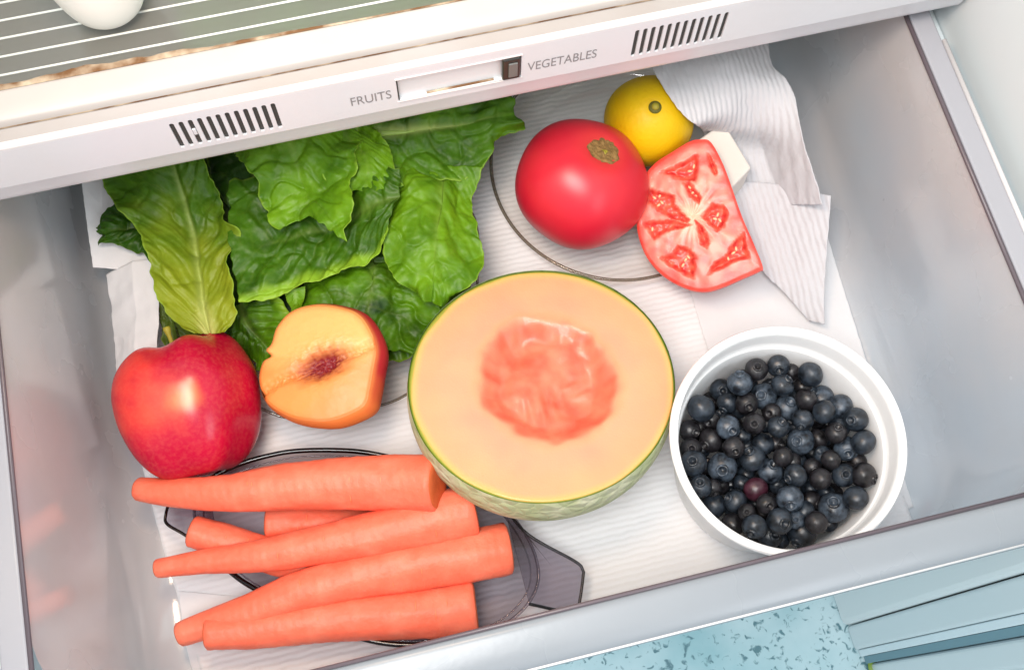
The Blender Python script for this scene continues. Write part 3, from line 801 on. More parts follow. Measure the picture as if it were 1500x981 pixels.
for (px, py, r, cr, cd, tone, deep) in B:
    z = 6.55 - 0.75 * deep + rnd.uniform(-0.12, 0.12)
    rc = (r + 1.8) / (F / (H - z) * 1.0) / 1.0
    rc = max(rc, 0.5)
    berries.append(dict(px=px, py=py, z=z, r=rc, cr=cr, cd=cd, tone=tone, deep=deep, top=True))
for b_ in berries: b_['p'] = at(b_['px'], b_['py'], b_['z'])
for it in range(60):
    for i in range(len(berries)):
        for j in range(i + 1, len(berries)):
            a, b_ = berries[i], berries[j]
            d = np.linalg.norm(a['p'] - b_['p']); need = (a['r'] + b_['r']) * 0.93
            if d < need:
                lo = a if (a['z'] - 0.3 * a['deep'] + 0.1 * a['r']) < (b_['z'] - 0.3 * b_['deep'] + 0.1 * b_['r']) else b_
                lo['z'] -= 0.05
                if lo['z'] < 3.2: lo['z'] = 3.2
                lo['p'] = at(lo['px'], lo['py'], lo['z'])
def wall_r(z): return 5.0 + (5.62 - 5.0) * (z - 1.5) / 5.7
for b_ in berries:                                          # keep every berry inside the bowl wall
    d = b_['p'][:2] - bc[:2]; L = np.linalg.norm(d); mxr = wall_r(b_['z']) - b_['r'] * 0.9
    if L > mxr: b_['p'][:2] = bc[:2] + d / L * mxr
# second layer that shows dark through the gaps
for k in range(1400):
    a = rnd.uniform(0, 2 * math.pi); R_ = 4.6 * math.sqrt(rnd.random())
    p = np.array([bc[0] + R_ * math.cos(a), bc[1] + R_ * math.sin(a), 0]); r = rnd.uniform(0.52, 0.68)
    ok = None
    z = 5.85
    while z > 2.6:
        p[2] = z
        if all(np.linalg.norm(p - q['p']) > (r + q['r']) * 0.84 for q in berries): ok = z; break
        z -= 0.15
    if ok and len([q for q in berries if not q['top']]) < 84:
        berries.append(dict(p=p.copy(), r=r, cr=rnd.uniform(-.8, .8), cd=rnd.uniform(-.8, .8), tone=rnd.choice(['dark', 'brown']), deep=2, top=False, z=ok))
names_tone = {'dark': 'dark blue black', 'pale': 'dusty pale blue', 'brown': 'brownish black', 'red': 'reddish purple'}
used = set()
clock = ['twelve', 'one', 'two', 'three', 'four', 'five', 'six', 'seven', 'eight', 'nine', 'ten', 'eleven']
for i, b_ in enumerate(berries):
    P = b_['p']; Vw = view_from(P)
    if b_['cr'] is None:
        q = unit(-0.5 * Vw + rnd.uniform(-1, 1) * RIGHT + rnd.uniform(-1, 1) * DOWN)
    else:
        l2 = b_['cr'] ** 2 + b_['cd'] ** 2
        q = unit(b_['cr'] * RIGHT + b_['cd'] * DOWN + math.sqrt(max(0.05, 1 - l2)) * Vw)
    dx = float(np.dot(P - bc, RIGHT)); dy = float(np.dot(P - bc, DOWN)); R_ = math.hypot(dx, dy)
    hour = int(round(math.degrees(math.atan2(dx, -dy)) / 30)) % 12
    ringn = 'by the bowl wall' if R_ > 3.9 else ('in the outer heap' if R_ > 2.6 else ('near the middle' if R_ > 1.2 else 'at the very centre'))
    crown = 'with its crown in view' if b_['cr'] is not None and b_['top'] else ('sunk between its neighbours' if b_['deep'] else 'with its crown turned away')
    size = 'large ' if b_['r'] > 0.72 else ('small ' if b_['r'] < 0.58 else '')
    lab = f"{size}{names_tone[b_['tone']]} blueberry {crown}, {ringn} towards {clock[hour]} o'clock"
    cands = [lab, lab.replace('with its crown turned away', 'crown hidden').replace('with its crown in view', 'crown showing').replace('sunk between its neighbours', 'sunk low')]
    lean = 'leaning left' if dx < 0 else 'leaning right'
    far = clock[int(round(math.degrees(math.atan2(dx, -dy)) / 30 + 0.5)) % 12]
    base_ = cands[1]
    cands += [base_.replace(f"towards {clock[hour]} o'clock", f"between {clock[hour]} and {far} o'clock"), base_.replace('crown showing', 'round crown showing'), base_.replace('sunk low', 'sunk deepest'), base_.replace('small ', 'tiny '), base_.replace('large ', 'largest '), base_.replace('crown hidden', 'smooth side up')]
    for cnd in cands:
        if cnd not in used and len(cnd.split()) <= 16: lab = cnd; break
    used.add(lab)
    t = bpy.data.objects.new('blueberry', None); COL.objects.link(t); t.empty_display_size = 0.005
    t.location = Vector(P) * S
    t.rotation_euler = Vector(q).to_track_quat('Z', 'Y').to_euler()
    t.scale = (b_['r'],) * 3
    t['label'] = lab; t['category'] = 'blueberry'; t['group'] = 'blueberries in the white bowl'
    me, mc = BM[b_['tone']][i % 4]
    o1 = bpy.data.objects.new('berry_body', me); COL.objects.link(o1); o1.parent = t
    if b_['cr'] is not None and b_['top']:
        o2 = bpy.data.objects.new('berry_crown', mc); COL.objects.link(o2); o2.parent = t

# ================================================================== MELON
mp = at(793, 566, 8.1)
mn, me1, me2 = frame(mp, 0.02, -0.52)
outer = []
for k in range(360):
    a = 2 * math.pi * k / 360
    px = 793 + 196 * math.cos(a); py = 566 + 171 * math.sin(a)
    q = on_plane(px, py, mp, mn) - mp
    outer.append((np.dot(q, me1), np.dot(q, me2)))
outer = np.array(outer)
ml = thing('cantaloupe_half', 'half cantaloupe melon with its orange cut face and seedless cavity turned up', 'melon', (mp[0], mp[1], 0.5))
nr, na = 150, 360
rr = np.linspace(0.0, 1, nr) ** 0.9
th = np.arange(na) * 2 * math.pi / na
Rg = rr[:, None] * np.ones((1, na)); Tg = th[None, :] * np.ones((nr, 1))
ox = outer[:, 0][None, :] * Rg; oy = outer[:, 1][None, :] * Rg
cx_, cy_ = 0.03 * 7, -0.02 * 7
dd = np.hypot(ox - cx_, oy - cy_) / 7.1
ang = np.arctan2(oy - cy_, ox - cx_)
_cp = np.array([[on_plane(x, y, mp, mn) - mp for x, y in ((903, 565), (893, 600), (868, 624), (842, 638), (812, 643), (782, 641), (752, 622), (728, 604), (708, 580), (708, 548), (718, 515), (735, 485), (768, 470), (808, 474), (846, 482), (872, 505), (888, 532))]])[0]
_ca = np.arctan2(_cp @ me2 - cy_, _cp @ me1 - cx_); _cr = np.hypot(_cp @ me2 - cy_, _cp @ me1 - cx_) / 7.1
_o = np.argsort(_ca); rc = np.interp(ang, _ca[_o], _cr[_o], period=2 * math.pi)
rc = rc + 0.022 * noise(np.stack([np.cos(ang) * 3, np.sin(ang) * 3, ang * 0 + 9], -1)) + 0.03 * noise(np.stack([ox * 1.1, oy * 1.1, ox * 0], -1))
inside = sstep(0.05, -0.16, dd - rc)
p3 = np.stack([ox, oy, ox * 0], -1)
bumps = 0.75 * fbm(p3 * 0.30 + 3, 2) + 0.07 * noise(p3 * 1.3 + 8)
ridge = 0.05 * np.sin(ox * 9 + 2 * oy) * sstep(0.25, 0.05, np.hypot(ox - 0.2, oy + 0.8) / 7) + 0.05 * np.sin(oy * 8 - 3 * ox) * sstep(0.16, 0.02, np.hypot(ox - 2.0, oy - 0.4) / 7)
hgt = -inside * (0.85 + bumps + ridge) - 0.03 * Rg ** 2 + 0.02 * noise(p3 * 0.8) + 0.03 * np.exp(-((dd - rc - 0.05) / 0.05) ** 2) * noise(np.stack([np.cos(ang) * 4, np.sin(ang) * 4, dd * 6], -1))
hgt -= 0.12 * sstep(0.975, 1.0, Rg)
P = mp + ox[..., None] * me1 + oy[..., None] * me2 + hgt[..., None] * mn
flesh = lin(243, 146, 118); flesh2 = lin(243, 160, 122); cav = lin(228, 96, 72); cav2 = lin(236, 126, 96)
c = mix(flesh, flesh2, np.clip(0.5 + fbm(p3 * 0.3 + 20, 3), 0, 1))
c = mix(c, mix(cav, cav2, np.clip(0.5 + 1.4 * fbm(p3 * 0.8, 3), 0, 1)), sstep(0.10, -0.03, dd - rc))
c = mix(c, np.ones_like(c) * lin(250, 160, 110), 0.5 * np.exp(-((dd - rc - 0.06) / 0.04) ** 2) * 0.6)
c = mix(c, np.ones_like(c) * lin(241, 158, 104), 0.35 * sstep(0.66, 0.92, Rg))
edge_n = 0.018 * noise(np.stack([np.cos(Tg) * 3, np.sin(Tg) * 3, Tg * 0], -1)) + 0.012 * np.cos(Tg + 2.4)
c = mix(c, np.ones_like(c) * lin(214, 180, 92), 0.6 * sstep(0.91, 0.975, Rg + edge_n))
c = mix(c, np.ones_like(c) * lin(128, 146, 38), 0.85 * sstep(0.962, 0.988, Rg + edge_n))
c = mix(c, np.ones_like(c) * lin(70, 104, 16), sstep(0.982, 0.996, Rg))
fc = mesh_obj('cut_face', P.reshape(-1, 3), [f[::-1] for f in grid_faces(nr, na, False, True)] if np.dot(np.cross(me1, me2), mn) > 0 else grid_faces(nr, na, False, True), 'melon_flesh', ml, col=c.reshape(-1, 3))
# rind shell
nphi = 60; V = []
for i in range(nphi):
    ph = (math.pi / 2) * i / (nphi - 1)
    s = math.cos(ph) * (1 + 0.10 * math.sin(2 * ph)); dep = 7.2 * math.sin(ph) * (1 - 0.0 * ph)
    for k in range(na // 2):
        V.append(mp + (outer[2 * k, 0] * me1 + outer[2 * k, 1] * me2) * max(s, 0.002) - mn * (dep + 0.05))
mesh_obj('rind', V, grid_faces(nphi, na // 2, False, True), 'melon_rind', ml)
for o_ in (fc,): pass

# ================================================================== generic cut face from a traced outline
def cut_half(t, outline_px, center_px, z, tr, td, depth, face_fn, skin_fn, face_m, skin_m, bulge=0.1, nr=110, na=260, drift=(0, 0)):
    P0 = at(center_px[0], center_px[1], z)
    n, e1, e2 = frame(P0, tr, td)
    pts = np.array([on_plane(x, y, P0, n) - P0 for x, y in outline_px])
    o2 = catmull(np.stack([pts @ e1, pts @ e2], 1), na, closed=True)
    rr = np.linspace(0, 1, nr); Rg = rr[:, None] * np.ones((1, na))
    X = o2[:, 0][None, :] * Rg; Y = o2[:, 1][None, :] * Rg
    sc_px = F / np.linalg.norm(P0 - CAM)
    hg, c = face_fn(X, Y, Rg, sc_px)
    hg = hg - 0.10 * sstep(0.94, 1, Rg) ** 2
    P = P0 + X[..., None] * e1 + Y[..., None] * e2 + hg[..., None] * n
    flip = np.dot(np.cross(e1, e2), n) > 0
    # outline orientation decides the facing
    area2 = np.sum(o2[:, 0] * np.roll(o2[:, 1], -1) - o2[:, 1] * np.roll(o2[:, 0], -1))
    ff = grid_faces(nr, na, False, True)
    if (area2 > 0) != flip: ff = [f[::-1] for f in ff]
    mesh_obj('cut_face', P.reshape(-1, 3), ff, face_m, t, col=c.reshape(-1, 3))
    nphi = 40; PH = np.linspace(0, math.pi / 2, nphi)[:, None] * np.ones((1, na))
    s = np.maximum(np.cos(PH) * (1 + bulge * np.sin(2 * PH)), 0.002)
    dp = np.sin(PH)
    X = o2[:, 0][None, :] * s + drift[0] * dp; Y = o2[:, 1][None, :] * s + drift[1] * dp
    P = P0 + X[..., None] * e1 + Y[..., None] * e2 - (depth * dp + 0.1)[..., None] * n
    c = skin_fn(X, Y, PH)
    mesh_obj('skin', P.reshape(-1, 3), grid_faces(nphi, na, False, True), skin_m, t, col=c.reshape(-1, 3))
    return P0, n, e1, e2

# ================================================================== PEACH
pc = at(468, 537, 5.2)
pt = thing('peach_half', 'peach half with its yellow cut face and empty dark red stone hollow beside the apple', 'peach', (pc[0], pc[1], 0.9))
def peach_face(X, Y, Rg, k):
    q = np.stack([X, Y, X * 0], -1)
    # stone hollow and the cleft running through it
    u = (X * 0.93 + Y * 0.36); v = (-X * 0.36 + Y * 0.93)
    pit = np.exp(-(((u - 0.15) / 1.45) ** 2 + ((v - 0.02) / 0.72 + 0.25 * noise(np.stack([u * 2, v * 2, X * 0 + 5], -1))) ** 2) ** 1.2)
    cleft = np.exp(-((v - 0.02 - 0.10 * np.sin(u * 2)) / 0.28) ** 2) * sstep(0.2, 2.6, np.abs(u)) * 0.9
    fil = noise(np.stack([u * 2.0, v * 9, X * 0 + 3], -1)) * 0.6 + noise(np.stack([u * 5, v * 5, X * 0], -1)) * 0.5
    around = np.exp(-(((u - 0.1) / 1.7) ** 2 + ((v - 0.2) / 0.95) ** 2))
    h = 0.45 * (1 - Rg ** 2) - 0.85 * pit * (1 + 0.5 * fil) - 0.30 * cleft * (1 + 0.8 * fil) + 0.22 * around * fil + 0.05 * fbm(q * 0.8, 3)
    c = mix(lin(222, 146, 76), lin(240, 176, 106), sstep(-0.4, 0.9, Y + 0.3 * noise(q * 0.5)))
    c = mix(c, np.ones_like(c) * lin(226, 128, 66), np.clip(0.8 * around + 0.35 * around * fil, 0, 1))
    c = mix(c, np.ones_like(c) * lin(132, 32, 38), np.clip(1.15 * pit + 0.5 * pit * fil + 0.55 * around * np.clip(fil - 0.15, 0, 1), 0, 1))
    c = mix(c, np.ones_like(c) * lin(228, 124, 60), 0.55 * sstep(0.86, 0.99, Rg))
    c = mix(c, np.ones_like(c) * lin(240, 140, 90), 0.6 * sstep(0.8, 3.2, X - Y * 0.9))
    return h, c
def peach_skin(X, Y, PH):
    q = np.stack([X, Y, PH], -1)
    c = mix(lin(232, 126, 60), lin(190, 44, 50), np.clip(0.45 + 0.7 * fbm(q * 0.5 + 5, 3) + 0.6 * (X + Y * 1.2) / 3, 0, 1))
    return mix(c, np.ones_like(c) * lin(240, 150, 80), 0.6 * sstep(0.12, 0.0, PH))
cut_half(pt, [(384, 530), (379, 556), (388, 585), (412, 604), (442, 614), (480, 616), (512, 606), (534, 592), (541, 568), (546, 540), (550, 510), (541, 482), (522, 458), (488, 447), (455, 446), (425, 456), (405, 478), (397, 502), (389, 512), (396, 521)],
         (470, 537), 6.6, -0.34, -0.26, 3.6, peach_face, peach_skin, 'peach_flesh', 'peach_skin', bulge=0.22, drift=(0.3, 0.1))

# ================================================================== TOMATOES
def tomato_skin_col(X, Y, PH):
    q = np.stack([X, Y, PH], -1)
    return mix(lin(226, 66, 52), lin(206, 34, 44), np.clip(0.5 + fbm(q * 0.4, 2), 0, 1))
LOC = [  # traced seed chambers: polygons in pixels
    [(975, 251), (995, 243), (1008, 236), (1017, 230), (1018, 246), (1016, 262), (1006, 262), (992, 258)],
    [(1003, 270), (1010, 268), (1018, 278), (1025, 288), (1022, 295), (1012, 287)],
    [(953, 281), (966, 285), (985, 290), (986, 300), (1004, 318), (1000, 322), (985, 318), (968, 307), (955, 298)],
    [(949, 328), (962, 326), (985, 324), (1006, 330), (995, 334), (976, 338), (962, 347)],
    [(1032, 318), (1044, 304), (1058, 304), (1063, 316), (1058, 330), (1050, 334), (1042, 328)],
    [(1021, 328), (1030, 336), (1037, 350), (1034, 360), (1028, 356), (1024, 344)],
    [(972, 378), (988, 374), (993, 364), (1008, 368), (1014, 378), (1012, 403), (998, 396), (984, 388)],
    [(1044, 396), (1052, 382), (1064, 376), (1074, 358), (1086, 348), (1088, 360), (1092, 376), (1074, 382), (1058, 390)],
    [(1038, 228), (1044, 236), (1050, 250), (1046, 254), (1040, 244)]]
tc_ = at(1015, 325, 5.2)
th_ = thing('cut_tomato', 'cut tomato piece with pink wet flesh and seed chambers facing up', 'tomato', (tc_[0], tc_[1], 1.2))
def poly_dist(X, Y, poly):
    """signed distance to a polygon, negative inside"""
    n_ = len(poly); d = np.full(X.shape, 1e9); ins = np.zeros(X.shape, bool)
    for i in range(n_):
        x1, y1 = poly[i]; x2, y2 = poly[(i + 1) % n_]
        ex, ey = x2 - x1, y2 - y1
        t = np.clip(((X - x1) * ex + (Y - y1) * ey) / (ex * ex + ey * ey), 0, 1)
        d = np.minimum(d, np.hypot(X - x1 - t * ex, Y - y1 - t * ey))
        cond = ((y1 > Y) != (y2 > Y)) & (X < (x2 - x1) * (Y - y1) / (y2 - y1 + 1e-12) + x1)
        ins ^= cond
    return np.where(ins, -d, d)
TZ, TTR, TTD = 5.4, -0.10, -0.12
tP0 = at(1015, 322, TZ); tn, te1, te2 = frame(tP0, TTR, TTD)
def topl(x, y):
    q = on_plane(x, y, tP0, tn) - tP0
    return (np.dot(q, te1), np.dot(q, te2))
LOCP = [[topl(np.mean([q[0] for q in poly]) + (p[0] - np.mean([q[0] for q in poly])) * 1.28, np.mean([q[1] for q in poly]) + (p[1] - np.mean([q[1] for q in poly])) * 1.28) for p in poly] for poly in LOC]
TC = topl(1014, 318)
def tomato_face(X, Y, Rg, k):
    q = np.stack([X, Y, X * 0], -1)
    wob = 0.09 * noise(q * 3) + 0.05 * noise(q * 7)
    dmin = np.full(X.shape, 9.0)
    for poly in LOCP: dmin = np.minimum(dmin, poly_dist(X, Y, poly))
    dmin = dmin + wob
    hole = sstep(0.08, -0.26, dmin)
    ax_ = np.arctan2(Y - TC[1], X - TC[0]); rad_ = np.hypot(X - TC[0], Y - TC[1])
    streak = noise(np.stack([np.cos(ax_) * 5, np.sin(ax_) * 5, rad_ * 0.7], -1))
    h = 0.12 * (1 - Rg ** 3) - hole * (0.34 + 0.12 * noise(q * 2.5)) + 0.03 * streak + 0.03 * noise(q * 1.6)
    c = mix(lin(228, 92, 82), lin(240, 140, 120), np.clip(0.5 + 1.1 * streak + 0.9 * noise(q * 1.3), 0, 1))
    c = mix(c, np.ones_like(c) * lin(248, 190, 160), 0.85 * np.exp(-(rad_ / 0.95) ** 2) + 0.25 * np.clip(streak, 0, 1) * np.exp(-(rad_ / 2.0) ** 2))
    c = mix(c, mix(lin(196, 38, 38), lin(232, 104, 80), np.clip(0.42 + 1.1 * noise(q * 2.6), 0, 1)), 0.92 * sstep(0.12, -0.12, dmin))
    c = mix(c, np.ones_like(c) * lin(226, 66, 58), 0.75 * sstep(0.80, 0.97, Rg))
    return h, c
cut_half(th_, [(1010, 207), (1026, 204), (1041, 208), (1058, 238), (1072, 275), (1086, 315), (1102, 352), (1117, 390), (1112, 397), (1085, 409), (1060, 420), (1035, 427), (1010, 424), (980, 410), (957, 390), (942, 366), (933, 335), (933, 300), (940, 265), (958, 240), (985, 222)],
         (1015, 322), TZ, TTR, TTD, 3.4, tomato_face, tomato_skin_col, 'tomato_flesh', 'tomato_skin', bulge=0.06, drift=(-0.25, -0.1))
for x, y in ((958, 289), (966, 286), (964, 300), (969, 296), (1010, 274), (1015, 281), (1021, 286), (1010, 250), (1016, 243), (1051, 314), (1054, 322), (1047, 320), (1022, 346), (1004, 380), (1000, 388), (1008, 376), (1074, 370), (1078, 364), (955, 335), (1066, 378)):
    a, b_ = topl(x, y); c0 = tP0 + a * te1 + b_ * te2 - 0.20 * tn; ang = rnd.uniform(0, 3.1)
    d1 = math.cos(ang) * te1 + math.sin(ang) * te2; d2 = np.cross(tn, d1)
    V = []
    for i in range(7):
        ph = math.pi * i / 6
        for k in range(8):
            t = 2 * math.pi * k / 8
            V.append(c0 + 0.15 * math.cos(ph) * d1 + 0.085 * math.sin(ph) * (math.cos(t) * d2 + 0.7 * math.sin(t) * tn))
    mesh_obj('seed', V, grid_faces(7, 8, False, True), 'tomato_seed', th_)

def ball_fruit(name, C, ax, prof_fn, m, parent, col_fn, nu=90, nv=120, warp=None):
    ax = unit(ax); e1 = unit(np.cross(ax, [0.31, 0.2, 0.9])); e2 = np.cross(ax, e1)
    V = []; Cc = []
    for i in range(nu):
        th = math.pi * i / (nu - 1)
        r, h = prof_fn(th)
        for k in range(nv):
            a = 2 * math.pi * k / nv; w = warp(th, a) if warp else 1
            p = ax * h + w * r * (math.cos(a) * e1 + math.sin(a) * e2)
            V.append(p)
    V = np.array(V)
    c = col_fn(V)
    return mesh_obj(name, V + C, grid_faces(nu, nv, False, True), m, parent, col=c)
TCn = at(852, 270, 5.3)
Vt = view_from(TCn); tax = unit(0.36 * RIGHT - 0.54 * DOWN + 0.78 * Vt)
tt = thing('tomato', 'whole ripe red tomato with a brown stem scar on the glass plate', 'tomato', (TCn[0], TCn[1], 1.4))
def tom_prof(th):
    r = 4.12 * math.sin(th) ** 0.93; h = 3.72 * math.cos(th)
    h -= 0.42 * math.exp(-(th / 0.24) ** 2)
    return r, h
def tom_col(V):
    c = mix(lin(192, 16, 46), lin(212, 44, 56), np.clip(0.5 + 0.8 * fbm(V * 0.3 + 4, 3), 0, 1))
    d = np.linalg.norm(V / np.linalg.norm(V, axis=1)[:, None] - tax, axis=1)
    return mix(c, np.ones_like(c) * lin(214, 84, 62), 0.55 * np.exp(-(d / 0.34) ** 2))
ball_fruit('tomato_body', TCn, tax, tom_prof, 'tomato_skin', tt, tom_col, warp=lambda th, a: 1 + 0.018 * math.cos(5 * a + 0.6) * math.sin(th) + 0.012 * math.cos(2 * a + 1))
def scar(parent, C, ax, r, hgt, m, n=36, seed=1, rough=0.08, name='stem_scar'):
    ax = unit(ax); e1 = unit(np.cross(ax, [0.3, 0.9, 0.1])); e2 = np.cross(ax, e1); V = []
    for i in range(12):
        s = i / 11
        for k in range(n):
            a = 2 * math.pi * k / n; w = (1 + 0.05 * math.sin(3 * a + seed) * s + 0.05 * math.sin(9 * a + 2 * seed) * s) * (0.94 + 0.06 * math.cos(2 * a))
            V.append(C + r * s * w * (math.cos(a) * e1 + math.sin(a) * e2))
    V = np.array(V); S_ = np.repeat(np.linspace(0, 1, 12), n)
    V = V + ax * (hgt * (1 - S_ ** 3) + rough * noise(V * 4 + seed))[:, None]
    return mesh_obj(name, V, grid_faces(12, n, False, True), m, parent)
scar(tt, TCn + tax * 3.44, tax, 1.02, 0.10, 'stem_scar', rough=0.15)
ste = TCn + tax * 3.4
scar(tt, TCn + tax * 3.5 + DOWN * 0.12, tax, 0.26, 0.16, 'apple_stem', seed=3, name='stem_stub')

LC = at(950, 178, 4.9)
lax = unit(0.12 * RIGHT - 0.26 * DOWN + 0.95 * view_from(LC))
lt = thing('lemon', 'yellow lemon with a green stem button half covered by the towel corner', 'lemon', (LC[0], LC[1], 1.6))
ball_fruit('lemon_body', LC, lax, lambda th: (2.85 * math.sin(th) ** 0.96, 3.15 * math.cos(th) - 0.12 * math.exp(-(th / 0.16) ** 2)), 'lemon_skin', lt, lambda V: np.ones_like(V) * 0.8,
           warp=lambda th, a: 1 + 0.012 * math.cos(4 * a))
mesh_obj('stem_button', *tube([LC + lax * 2.95, LC + lax * 3.1, LC + lax * 3.2, LC + lax * 3.28], [0.42, 0.40, 0.3, 0.05], 20), 'lemon_stem', lt)
mesh_obj('stem_end', *tube([LC + lax * 3.2, LC + lax * 3.34, LC + lax * 3.40], [0.24, 0.22, 0.05], 16), MATS['apple_stem'], lt)

# white block
zt_ = 5.0
top = [at(x, y, zt_) for x, y in ((1012, 212), (1060, 178), (1101, 245), (1068, 279))]
tb = np.array(top); cb = tb.mean(0)
wbk = thing('white_block', 'plain white block with flat sides tucked behind the cut tomato', 'cheese', (cb[0], cb[1], 2.0))
V = [tuple(p) for p in tb] + [(cb[0] + (p[0] - cb[0]) * 1.02, cb[1] + (p[1] - cb[1]) * 1.02, 2.1) for p in tb]
mesh_obj('block_body', V, [(0, 3, 2, 1), (4, 5, 6, 7), (0, 1, 5, 4), (1, 2, 6, 5), (2, 3, 7, 6), (3, 0, 4, 7)], 'white_block', wbk, smooth=False, bevel=0.16)

# ================================================================== APPLE
AC = at(275, 597, 4.7)
aax = unit(-0.20 * RIGHT - 0.97 * DOWN - 0.10 * view_from(AC))
ap = thing('apple', 'shiny crimson apple with a yellow blush and green stem on the left', 'apple', (AC[0], AC[1], 0.5))
_ap = catmull(np.array([(0.0, 2.75), (0.35, 2.95), (0.9, 3.45), (1.6, 3.82), (2.5, 3.75), (3.4, 2.95), (3.95, 1.7), (4.05, 0.5), (3.88, -0.9), (3.45, -2.2), (2.8, -3.2), (2.1, -3.78), (1.4, -3.98), (0.8, -3.75), (0.3, -3.45), (0.0, -3.4)]), 100)
aV = view_from(AC)
def apple_col(V):
    q = V
    c = mix(lin(166, 0, 40), lin(190, 8, 52), np.clip(0.5 + 0.9 * fbm(q * 0.45, 3), 0, 1))
    x = V @ RIGHT; y = V @ DOWN
    lft = sstep(0.9, -1.4, x - 0.25 * y) * sstep(2.2, -0.4, y + 0.25 * x + 0.5 * noise(q * 0.8))
    lft = np.clip(lft * (0.9 + 0.7 * noise(q * np.array([1.3, 1.3, 1.3]))), 0, 1)
    c = mix(c, np.ones_like(c) * lin(222, 62, 52), 0.85 * lft)
    d = np.hypot((x - 0.75) / 1.15, (y + 0.85) / 1.05) + 0.28 * noise(q * 1.1 + 3)
    st = 0.5 + 0.5 * noise(np.stack([x * 5, y * 0.8, x * 0], -1))
    c = mix(c, np.ones_like(c) * lin(244, 150, 84), np.clip(sstep(1.15, 0.1, d) * (0.75 + 0.5 * st), 0, 1))
    d2 = np.hypot((x - 0.1) / 2.6, (y + 0.4) / 2.0) + 0.35 * noise(q * 0.9 + 7)
    c = mix(c, np.ones_like(c) * lin(228, 92, 66), 0.55 * sstep(1.1, 0.2, d2) * sstep(1.6, 0.7, x))
    return c
nv = 130
V = []
e1 = unit(np.cross(aax, [0.31, 0.2, 0.9])); e2 = np.cross(aax, e1)
for r, h in _ap:
    for k in range(nv):
        a = 2 * math.pi * k / nv
        lob = 1 + (0.03 + 0.05 * sstep(0, -4, h)) * math.cos(5 * a + 0.9) * min(1, r / 1.5) + 0.02 * math.cos(2 * a)
        hh = h + 0.14 * math.cos(5 * a + 0.9) * sstep(2.2, 3.6, h) + 0.25 * math.cos(a - 0.6) * sstep(2.0, 3.8, h)
        V.append(aax * hh + r * lob * (math.cos(a) * e1 + math.sin(a) * e2))
V = np.array(V)
mesh_obj('apple_body', V + AC, grid_faces(len(_ap), nv, False, True), 'apple_skin', ap, col=apple_col(V))
s0 = AC + aax * 2.9 + aV * 0.6 - RIGHT * 0.15
sp = catmull(np.array([s0, s0 + aax * 0.9 + aV * 0.3, s0 + aax * 1.45 + aV * 0.45 - RIGHT * 0.08, s0 + aax * 1.85 + aV * 0.5 - RIGHT * 0.14]), 14)
mesh_obj('stem', *tube(sp, np.concatenate([np.full(10, 0.13), [0.15, 0.19, 0.22, 0.2]]), 12), 'apple_stem', ap)

